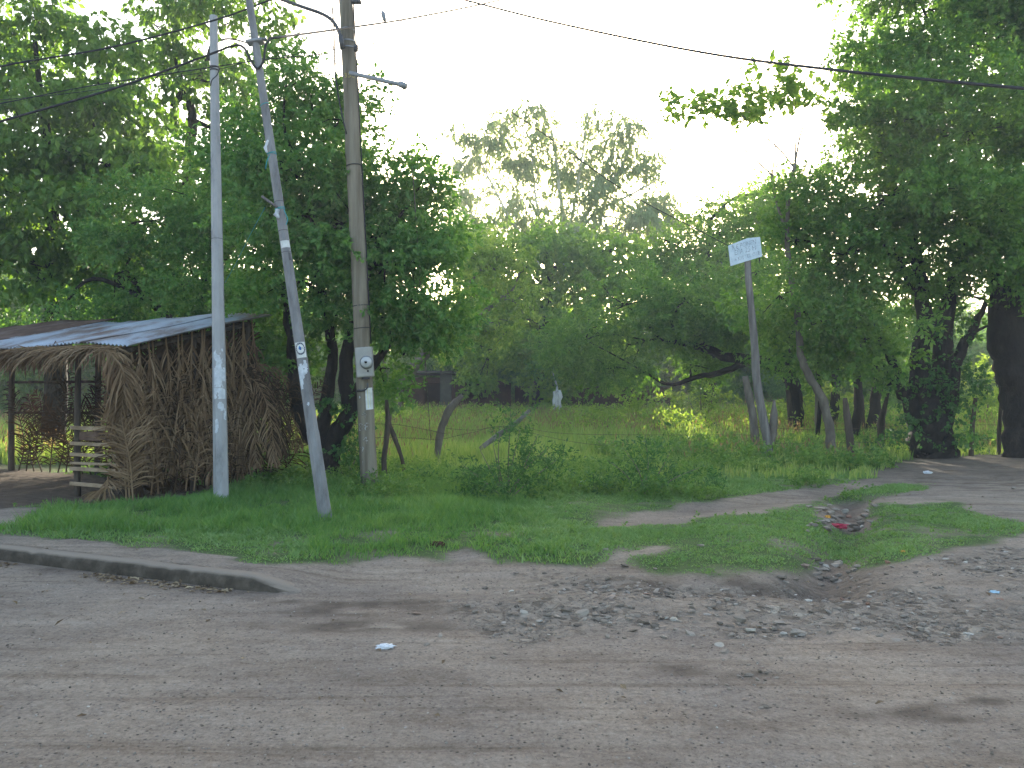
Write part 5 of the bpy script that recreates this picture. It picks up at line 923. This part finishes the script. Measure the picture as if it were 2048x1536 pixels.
tree('edge_tree', 'thick dark trunk tree cut by the right edge of the view', None, b, [([b - Vector((0, 0, .1)), P(2038, 850, YT), P(2035, 780, YT), P(2022, 720, YT), P(2010, 640, YT), P(2040, 540, YT), P(2070, 380, YT)], [.4, .35, .36, .4, .3, .15]), ([P(2022, 700, YT), P(2080, 600, YT), P(2160, 450, YT)], [.25, .15, .08]), ([P(2010, 660, YT), P(1990, 560, YT), P(1995, 420, YT)], [.2, .14, .06]), ([P(2020, 690, YT), P(1995, 676, YT), P(1988, 668, YT)], [.07, .04, .03])],
     [pl(2030, 500, YT - .5, 80, 60, 1.2), pl(2080, 330, YT - 1, 100, 90, 1.6), pl(2180, 430, YT, 130, 130, 1.8), pl(2150, 180, YT, 150, 130, 2), pl(2070, 590, YT - .5, 60, 50, 1), pl(2240, 620, YT, 120, 100, 1.5)],
     M['leaf_mid'], M['bark'], 41, dens=27, Ll=.13, Ww=.078, nleaf=12, sprig=.42, droop=.2, puff=.6, shell=.42)
# slender sapling with umbrella of big leaves
b = G(1661, 916); YT = b.y
tree('umbrella_sapling', 'slender curved sapling with a flat umbrella of large leaves above it', None, b,
     [([b, P(1660, 860, YT), P(1645, 800, YT), P(1620, 755, YT), P(1602, 710, YT), P(1594, 620, YT), P(1580, 540, YT), P(1574, 450, YT), P(1580, 370, YT), P(1590, 330, YT)], [.12, .105, .09, .075, .05, .045]), ([P(1572, 460, YT), P(1552, 400, YT), P(1544, 350, YT)], [.04, .03]), ([P(1544, 350, YT), P(1490, 300, YT), P(1455, 260, YT)], [.022, .01]), ([P(1544, 350, YT), P(1549, 310, YT), P(1552, 270, YT)], [.02, .008]), ([P(1588, 335, YT), P(1560, 300, YT), P(1510, 255, YT), P(1480, 225, YT)], [.022, .01]), ([P(1590, 330, YT), P(1592, 260, YT), P(1590, 215, YT)], [.02, .01]), ([P(1590, 330, YT), P(1602, 265, YT), P(1625, 225, YT)], [.025, .01])],
     [pl(1400, 210, YT, 50, 12, .5), pl(1450, 195, YT, 55, 20, .6), pl(1500, 205, YT, 45, 18, .5), pl(1540, 172, YT, 50, 20, .7), pl(1600, 180, YT, 55, 24, .6), pl(1350, 212, YT, 25, 8, .3), pl(1660, 195, YT, 45, 24, .5), pl(1480, 225, YT, 40, 8, .4), pl(1590, 215, YT, 40, 12, .4)],
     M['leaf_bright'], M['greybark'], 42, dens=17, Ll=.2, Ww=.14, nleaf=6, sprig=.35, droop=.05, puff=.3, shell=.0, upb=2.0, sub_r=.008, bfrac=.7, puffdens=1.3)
b = Bz(1630, 20.8); YT = 20.8
tree('climbing_sapling', 'thin dark stem with hanging leaves right of the curved sapling', None, b, [([b, P(1640, 800, YT), P(1632, 700, YT), P(1626, 560, YT), P(1618, 470, YT)], [.06, .05, .03, .015])], [pl(1626, 700, YT, 20, 60, .3), pl(1622, 560, YT, 20, 50, .3)], M['leaf_mid'], M['bark'], 43, dens=20, Ll=.1, Ww=.06, nleaf=8, sprig=.3, puff=.25)
# backlit trunks in the right middle ground
for i, (u, Y, top, r, lb) in enumerate(((1595, 25, (1578, 740), .17, 'dark leaning tree behind the sapling and the sign'), (1738, 27, (1752, 700), .2, 'thin dark tree left of the massive trunk'), (1705, 24, (1712, 690), .15, 'narrow dark tree beside the forked grey post'), (1655, 30, (1670, 690), .2, 'slim tree half hidden behind the curved sapling'))):
    b = Bz(u, Y); k = Y / 20
    tree('background_tree', lb, None, b, [([b, P((u + top[0]) / 2 + 8, 800, Y), P(*top, Y), P(top[0] + 10, 600, Y)], [r, r * .8, r * .5])],
         [pl(top[0] - 40, 620, Y, 80, 50, 1.2), pl(top[0] + 50, 650, Y, 70, 40, 1.0), pl(top[0], 720, Y, 50, 22, .8)], M['leaf_mid'], M['bark'], 50 + i, dens=20, Ll=.14, Ww=.07, nleaf=10, sprig=.45, puff=.6, sub_r=.025)
# limewashed trunk
b = Bz(1114, 40); YT = 40
tree('limewashed_tree', 'cut trunk painted white standing in the far meadow', None, b, [([b, P(1115, 830, YT), P(1114, 783, YT)], [.26, .23, .22]), ([P(1114, 790, YT), P(1113, 783, YT)], [.15, .12])], [pl(1105, 742, YT, 40, 22, .8)], M['leaf_dark'], M['lime'], 60, bfrac=0, dens=9, Ll=.2, Ww=.1, nleaf=8, puff=.5)

# ------------------------------------------------------------ bushes
def bush(label, u, v, stems, lob, seed, mat='bush_dark', Y=None, name='bush', **kw):
    b = G(u, v) if Y is None else GX(u, Y); Y = b.y; t = thing(name, label, 'bush', b); sm_ = MB(); rg = np.random.default_rng(seed)
    for (su, sv) in stems: q = P(su, sv, Y + rg.uniform(-.2, .2)); tube(sm_, smooth_path([b + Vector((rg.uniform(-.1, .1), 0, -.05)), (b + q) / 2 + Vector(rg.normal(size=3) * .05), q], 5), [.014 * Y / 13, .004 * Y / 13], 5)
    build(sm_, 'stem', M['greybark'], t, b); kw['dens'] = kw.get('dens', 40) / DF * 1.6; fm = MB(); foliage(fm, rg, [pl(a[0], a[1], Y, a[2], a[3], a[4]) for a in lob], **kw); build(fm, 'foliage', M[mat], t, b, smooth=False)
kw = dict(dens=125, Ll=.075, Ww=.026, nleaf=10, sprig=.24, droop=0, puff=.26, shell=.3)
bush('large willowy bush with tall shoots in front of the leaning plank', 1015, 1000, [(1022, 812), (1000, 850), (1040, 860), (960, 900), (1090, 900), (1120, 915), (925, 930), (1075, 870), (985, 880)], [(1015, 960, 75, 45, .55), (960, 960, 55, 38, .4), (1075, 955, 55, 38, .4), (1020, 905, 35, 35, .3), (1022, 850, 13, 26, .12), (920, 975, 45, 28, .35), (1100, 925, 25, 16, .2)], 71, **kw)
bush('wide low bush with thin shoots left of the dirt track', 1290, 990, [(1290, 870), (1250, 900), (1340, 905), (1400, 935), (1215, 920)], [(1300, 950, 60, 30, .5), (1380, 958, 50, 24, .45), (1225, 962, 35, 20, .4), (1290, 900, 18, 30, .15), (1420, 965, 35, 18, .3)], 72, **kw)
bush('round dark bush out in the meadow', 0, 0, [(1385, 850)], [(1385, 868, 42, 22, .7), (1350, 875, 25, 12, .4), (1420, 872, 30, 16, .5)], 73, Y=24, mat='bush', dens=45, Ll=.11, Ww=.04, nleaf=10, sprig=.3, droop=0, puff=.35, shell=.3) if False else None
def bush2(label, u, Y, stems, lob, seed, mat='bush_dark', **kw): bush(label, u, 0, stems, lob, seed, mat, Y=Y, **kw)
kb = dict(dens=40, Ll=.13, Ww=.06, nleaf=10, sprig=.35, droop=.1, puff=.4, shell=.3)
bush2('round dark bush out in the meadow', 1385, 24, [(1385, 850), (1360, 860), (1410, 855)], [(1385, 868, 42, 22, .7), (1350, 875, 25, 12, .4), (1420, 872, 30, 16, .5)], 73, **kb)
bush2('sunlit yellow bush under the low branches of the spreading tree', 1400, 33, [(1400, 770), (1370, 780), (1430, 790)], [(1400, 790, 45, 22, 1), (1340, 800, 40, 16, .8), (1440, 800, 35, 18, .8), (1280, 790, 35, 20, .8)], 74, 'leaf_yellow', **dict(kb, Ll=.2, Ww=.09, dens=26))
bush2('bright green bush between the sign post and the sapling', 1640, 30, [(1640, 770), (1600, 790)], [(1640, 800, 40, 40, 1), (1590, 810, 40, 26, .9), (1700, 810, 40, 30, .9)], 75, 'leaf_yellow', **dict(kb, Ll=.18, Ww=.08, dens=26))
bush2('sunlit bush behind the posts left of the massive trunk', 1770, 28, [(1770, 780), (1740, 800)], [(1770, 820, 45, 40, 1), (1730, 850, 40, 26, .9)], 76, 'leaf_mid', **dict(kb, Ll=.16, Ww=.08, dens=26))
bush2('bright bush seen between the two right trunks', 1965, 28, [(1965, 720), (1940, 780), (1985, 760)], [(1965, 760, 35, 50, 1), (1950, 840, 50, 40, 1), (2000, 820, 30, 40, .8), (1920, 820, 30, 40, .8)], 77, 'leaf_yellow', **dict(kb, Ll=.17, Ww=.08, dens=24))
bush2('low bush at the foot of the forked tree', 700, 14.2, [(700, 880), (685, 890), (715, 900)], [(700, 940, 30, 28, .3), (720, 910, 14, 26, .15), (690, 885, 10, 24, .12)], 78, **kw)
bush2('low dark weeds against the rear of the palm shed', 590, 14.4, [(580, 930), (610, 925)], [(580, 950, 45, 18, .4), (620, 945, 40, 16, .3)], 79, **kw)
bush2('pale leafy bush behind the meter pole', 785, 24, [(785, 770), (760, 780)], [(785, 790, 32, 28, .5)], 80, 'bush', **dict(kb, Ll=.16, Ww=.12))
bush2('pale leafy bush between the palm shed and the forked tree', 575, 22, [(570, 770), (590, 780)], [(570, 780, 36, 34, .6)], 83, 'bush', **dict(kb, Ll=.14, Ww=.1))
bush2('leafy clump round the foot of the leafy broken post', 1764, 19.6, [(1764, 870), (1750, 880)], [(1762, 885, 25, 22, .3), (1790, 900, 18, 12, .25)], 81, **kw)
bush2('small bush at the base of the wooden meter pole', 800, 12.6, [(790, 960), (820, 955), (770, 975)], [(800, 985, 50, 18, .3), (860, 985, 40, 16, .3), (745, 985, 30, 12, .2)], 82, **kw)

# ------------------------------------------------------------ ruin
YR = 43; rx0 = (820 - 1024) / F_PX * YR; rx1 = (1012 - 1024) / F_PX * YR; rb_ = GX(910, YR); gz_ = rb_.z
ru = thing('brick_ruin', 'abandoned brick building with a dark doorway under the trees', 'ruin', rb_)
def px(u): return (u - 1024) / F_PX * YR
def wallbox(x0, x1, z0, z1, y0, y1, nm, mat): mb = MB(); bbox(mb, ((x0 + x1) / 2, (y0 + y1) / 2, (z0 + z1) / 2), (x1 - x0, y1 - y0, z1 - z0), None, .02); return build(mb, nm, M[mat], ru, rb_, smooth=False)
wallbox(px(808), px(848), gz_ - .2, 2.55, YR, YR + .25, 'wall', 'brick'); wallbox(px(903), px(1012), gz_ - .2, 2.3, YR, YR + .25, 'wall', 'brick'); wallbox(px(880), px(903), gz_ - .2, 2.75, YR - .06, YR + .3, 'column', 'plaster')
wallbox(px(848), px(880), 2.2, 2.55, YR, YR + .25, 'lintel', 'brick'); wallbox(px(808), px(1012), gz_ - .2, 2.5, YR + 4, YR + 4.25, 'rear_wall', 'brick'); wallbox(px(808) - .26, px(808) - .01, gz_ - .2, 2.5, YR, YR + 4, 'side_wall', 'brick'); wallbox(px(1012) + .01, px(1012) + .26, gz_ - .2, 2.25, YR, YR + 4, 'side_wall', 'brick')
wallbox(px(800), px(905), 2.76, 2.9, YR - .3, YR + 4.4, 'roof_slab', 'plaster')
# low far boundary wall
b = GX(1170, 47); fw = thing('boundary_wall', 'low dark brick boundary wall running right of the ruin', 'wall', b); mb = MB(); x0, x1 = (1030 - 1024) / F_PX * 47, (1345 - 1024) / F_PX * 47
bbox(mb, ((x0 + x1) / 2, 47, .95), (x1 - x0, .22, 2.2), None, .02); build(mb, 'wall_face', M['brick'], fw, b, smooth=False)
mb = MB(); bbox(mb, ((x0 + x1) / 2, 47, 2.09), (x1 - x0 + .05, .3, .07), None, .01); build(mb, 'coping', M['plaster'], fw, b, smooth=False)

# ------------------------------------------------------------ far belt of trees
def far_proto(seed, mat, label, w=1.0):
    b = Vector((0, 0, 0)); lob = [((0, 0, 6), (2.2, 2, 1.6)), ((-1.8, .3, 4.6), (1.9, 1.8, 1.5)), ((1.9, -.2, 4.8), (1.9, 1.8, 1.6)), ((.3, -.8, 3.2), (2.6, 2, 1.3)), ((-.5, .2, 7.6), (1.3, 1.2, 1.0)), ((1.0, 0, 2.0), (2.6, 2, 1.1)), ((-1.6, 0, 2.1), (2.2, 1.8, 1.1))]
    return tree('far_tree', label, 'far trees closing the meadow', b, [([(0, 0, -.2), (.1, 0, 2), (0, .1, 4), (-.1, 0, 6.5)], [.28, .2, .08])], [(Vector(c), r) for c, r in lob], M[mat], M['bark'], seed, dens=7, Ll=.34, Ww=.2, nleaf=9, sprig=.7, droop=.3, puff=.85, shell=.4, sub_r=.03)
FP = [far_proto(91, 'leaf_mid', 'x'), far_proto(92, 'leaf_dark', 'x'), far_proto(93, 'leaf_mid', 'x')]
spots = [(-260, 52, 1.4), (-60, 60, 1.5), (80, 48, 1.3), (200, 58, 1.5), (330, 46, 1.2), (450, 55, 1.3), (560, 50, 1.1), (640, 52, 1.0), (720, 58, 1.1), (800, 54, .95), (880, 60, 1.0), (950, 64, 1.05), (1040, 60, .95), (1130, 64, .98), (1210, 58, .85), (1290, 66, .95),
         (1370, 58, .85), (1450, 64, .95), (1540, 58, .88), (1620, 54, .82), (1700, 60, .95), (1780, 56, .85), (1860, 52, .8), (1940, 62, 1.0), (2020, 56, .95), (2120, 50, 1.0), (2240, 56, 1.2), (2380, 50, 1.3), (1995, 37, .62), (1900, 39, .6), (2080, 38, .7), (1650, 38, .5), (1745, 37, .48), (1400, 54, 1.12), (1490, 54, 1.25), (1310, 56, .98), (1130, 58, .98), (1010, 55, 1.0), (500, 40, .85), (610, 44, .8), (700, 42, .6), (-150, 36, 1.1), (20, 36, 1.0), (150, 38, .8), (280, 38, .95), (400, 36, .7), (1180, 50, .5), (860, 49, .65), (960, 50, .65), (1060, 50, .6), (1280, 48, .5), (1420, 50, .5), (1590, 46, .5), (1720, 46, .5), (1800, 46, .5)]
for i, (u, Y, sc) in enumerate(spots):
    g = GX(u, Y); s3 = (sc * rr_.uniform(.9, 1.15), sc * rr_.uniform(.9, 1.1), sc * rr_.uniform(.92, 1.08)); o = FP[i % 3]
    grp, lb = ('far trees closing the meadow at left', 'leafy tree in the far belt behind the left trees') if u < 780 else ('far trees closing the meadow in the middle', 'leafy tree in the far belt behind the meadow') if u < 1420 else ('far trees seen between the right trunks', 'leafy tree far behind the right hand trunks')
    if i < 3: o.location = g; o.scale = s3; o.rotation_euler = (0, 0, rr_.uniform(0, 6.28)); o['label'] = lb; o['group'] = grp
    else: copy_tree(o, g, rr_.uniform(0, 6.28), s3, lb, grp)

# ------------------------------------------------------------ litter
def crumple(name, label, u, v, size, mat, seed, flat=.35, cat='litter'):
    g = G(u, v); rg = np.random.default_rng(seed); V = ICO.copy(); ed = {}; V2 = list(V); F = ICF
    for _ in range(2):
        ed = {}; F2 = []
        def mp_(a, b):
            k = (min(a, b), max(a, b))
            if k not in ed: ed[k] = len(V2); V2.append(nrm(((V2[a] + V2[b]) / 2)[None])[0])
            return ed[k]
        for a, b_, c in F: ab, bc, ca = mp_(a, b_), mp_(b_, c), mp_(c, a); F2 += [(a, ab, ca), (b_, bc, ab), (c, ca, bc), (ab, bc, ca)]
        F = F2
    V = np.array(V2) * (1 + .22 * rg.normal(size=(len(V2), 1))) * np.array((1, .6, flat)) * size; mb = MB(); mb.add(V, np.array(F)); o = build(mb, name, M[mat], smooth=False)
    o.location = (g.x, g.y, g.z + size * flat * .7); o.rotation_euler = (0, 0, rg.uniform(-.4, .4)); tag(o, label, cat)
crumple('plastic_bag', 'crumpled white plastic bag caught in the weeds', 1167, 975, .09, 'plastic', 1, .7)
crumple('plastic_scrap', 'torn white plastic scrap lying on the open road', 770, 1296, .055, 'plastic', 2, .25)
crumple('red_cloth', 'faded red cloth on the stones of the gully', 1676, 1056, .09, 'red', 3, .35)
crumple('orange_scrap', 'small orange scrap above the red cloth', 1655, 1036, .04, 'orange', 4, .5)
crumple('blue_scrap', 'tiny pale blue scrap on the gravel at right', 1988, 1186, .035, 'bluebag', 5, .3)
crumple('white_scrap', 'small white scrap at the shaded track edge', 1855, 947, .09, 'plastic', 6, .3)
crumple('pale_brick', 'reddish brick piece half sunk in the verge grass', 876, 1092, .075, 'brick', 7, .35, 'brick')
crumple('yellow_leaf', 'bright yellow leaf on the grass below the gully', 1806, 1104, .03, 'orange', 8, .3, 'leaf')
crumple('paper_scrap', 'pale paper scrap on the grass centre', 925, 1037, .05, 'plastic', 9, .2)

# ------------------------------------------------------------ added haze volume, stands in for veiling lens glare
hm, nt, out = new_mat('glare_veil_air'); pv = nt.nodes.new('ShaderNodeVolumePrincipled'); pv.inputs['Color'].default_value = (0.9, 0.96, 1, 1); pv.inputs['Density'].default_value = HAZE; pv.inputs['Anisotropy'].default_value = 0.25
nt.links.new(pv.outputs[0], out.inputs['Volume'])
mb = MB(); box(mb, (0, 200, 19), (700, 520, 42)); hz = build(mb, 'haze', hm, origin=(0, 200, 19), smooth=False); tag(hz, 'thin added haze standing in for veiling lens glare', 'haze', kind='stuff')
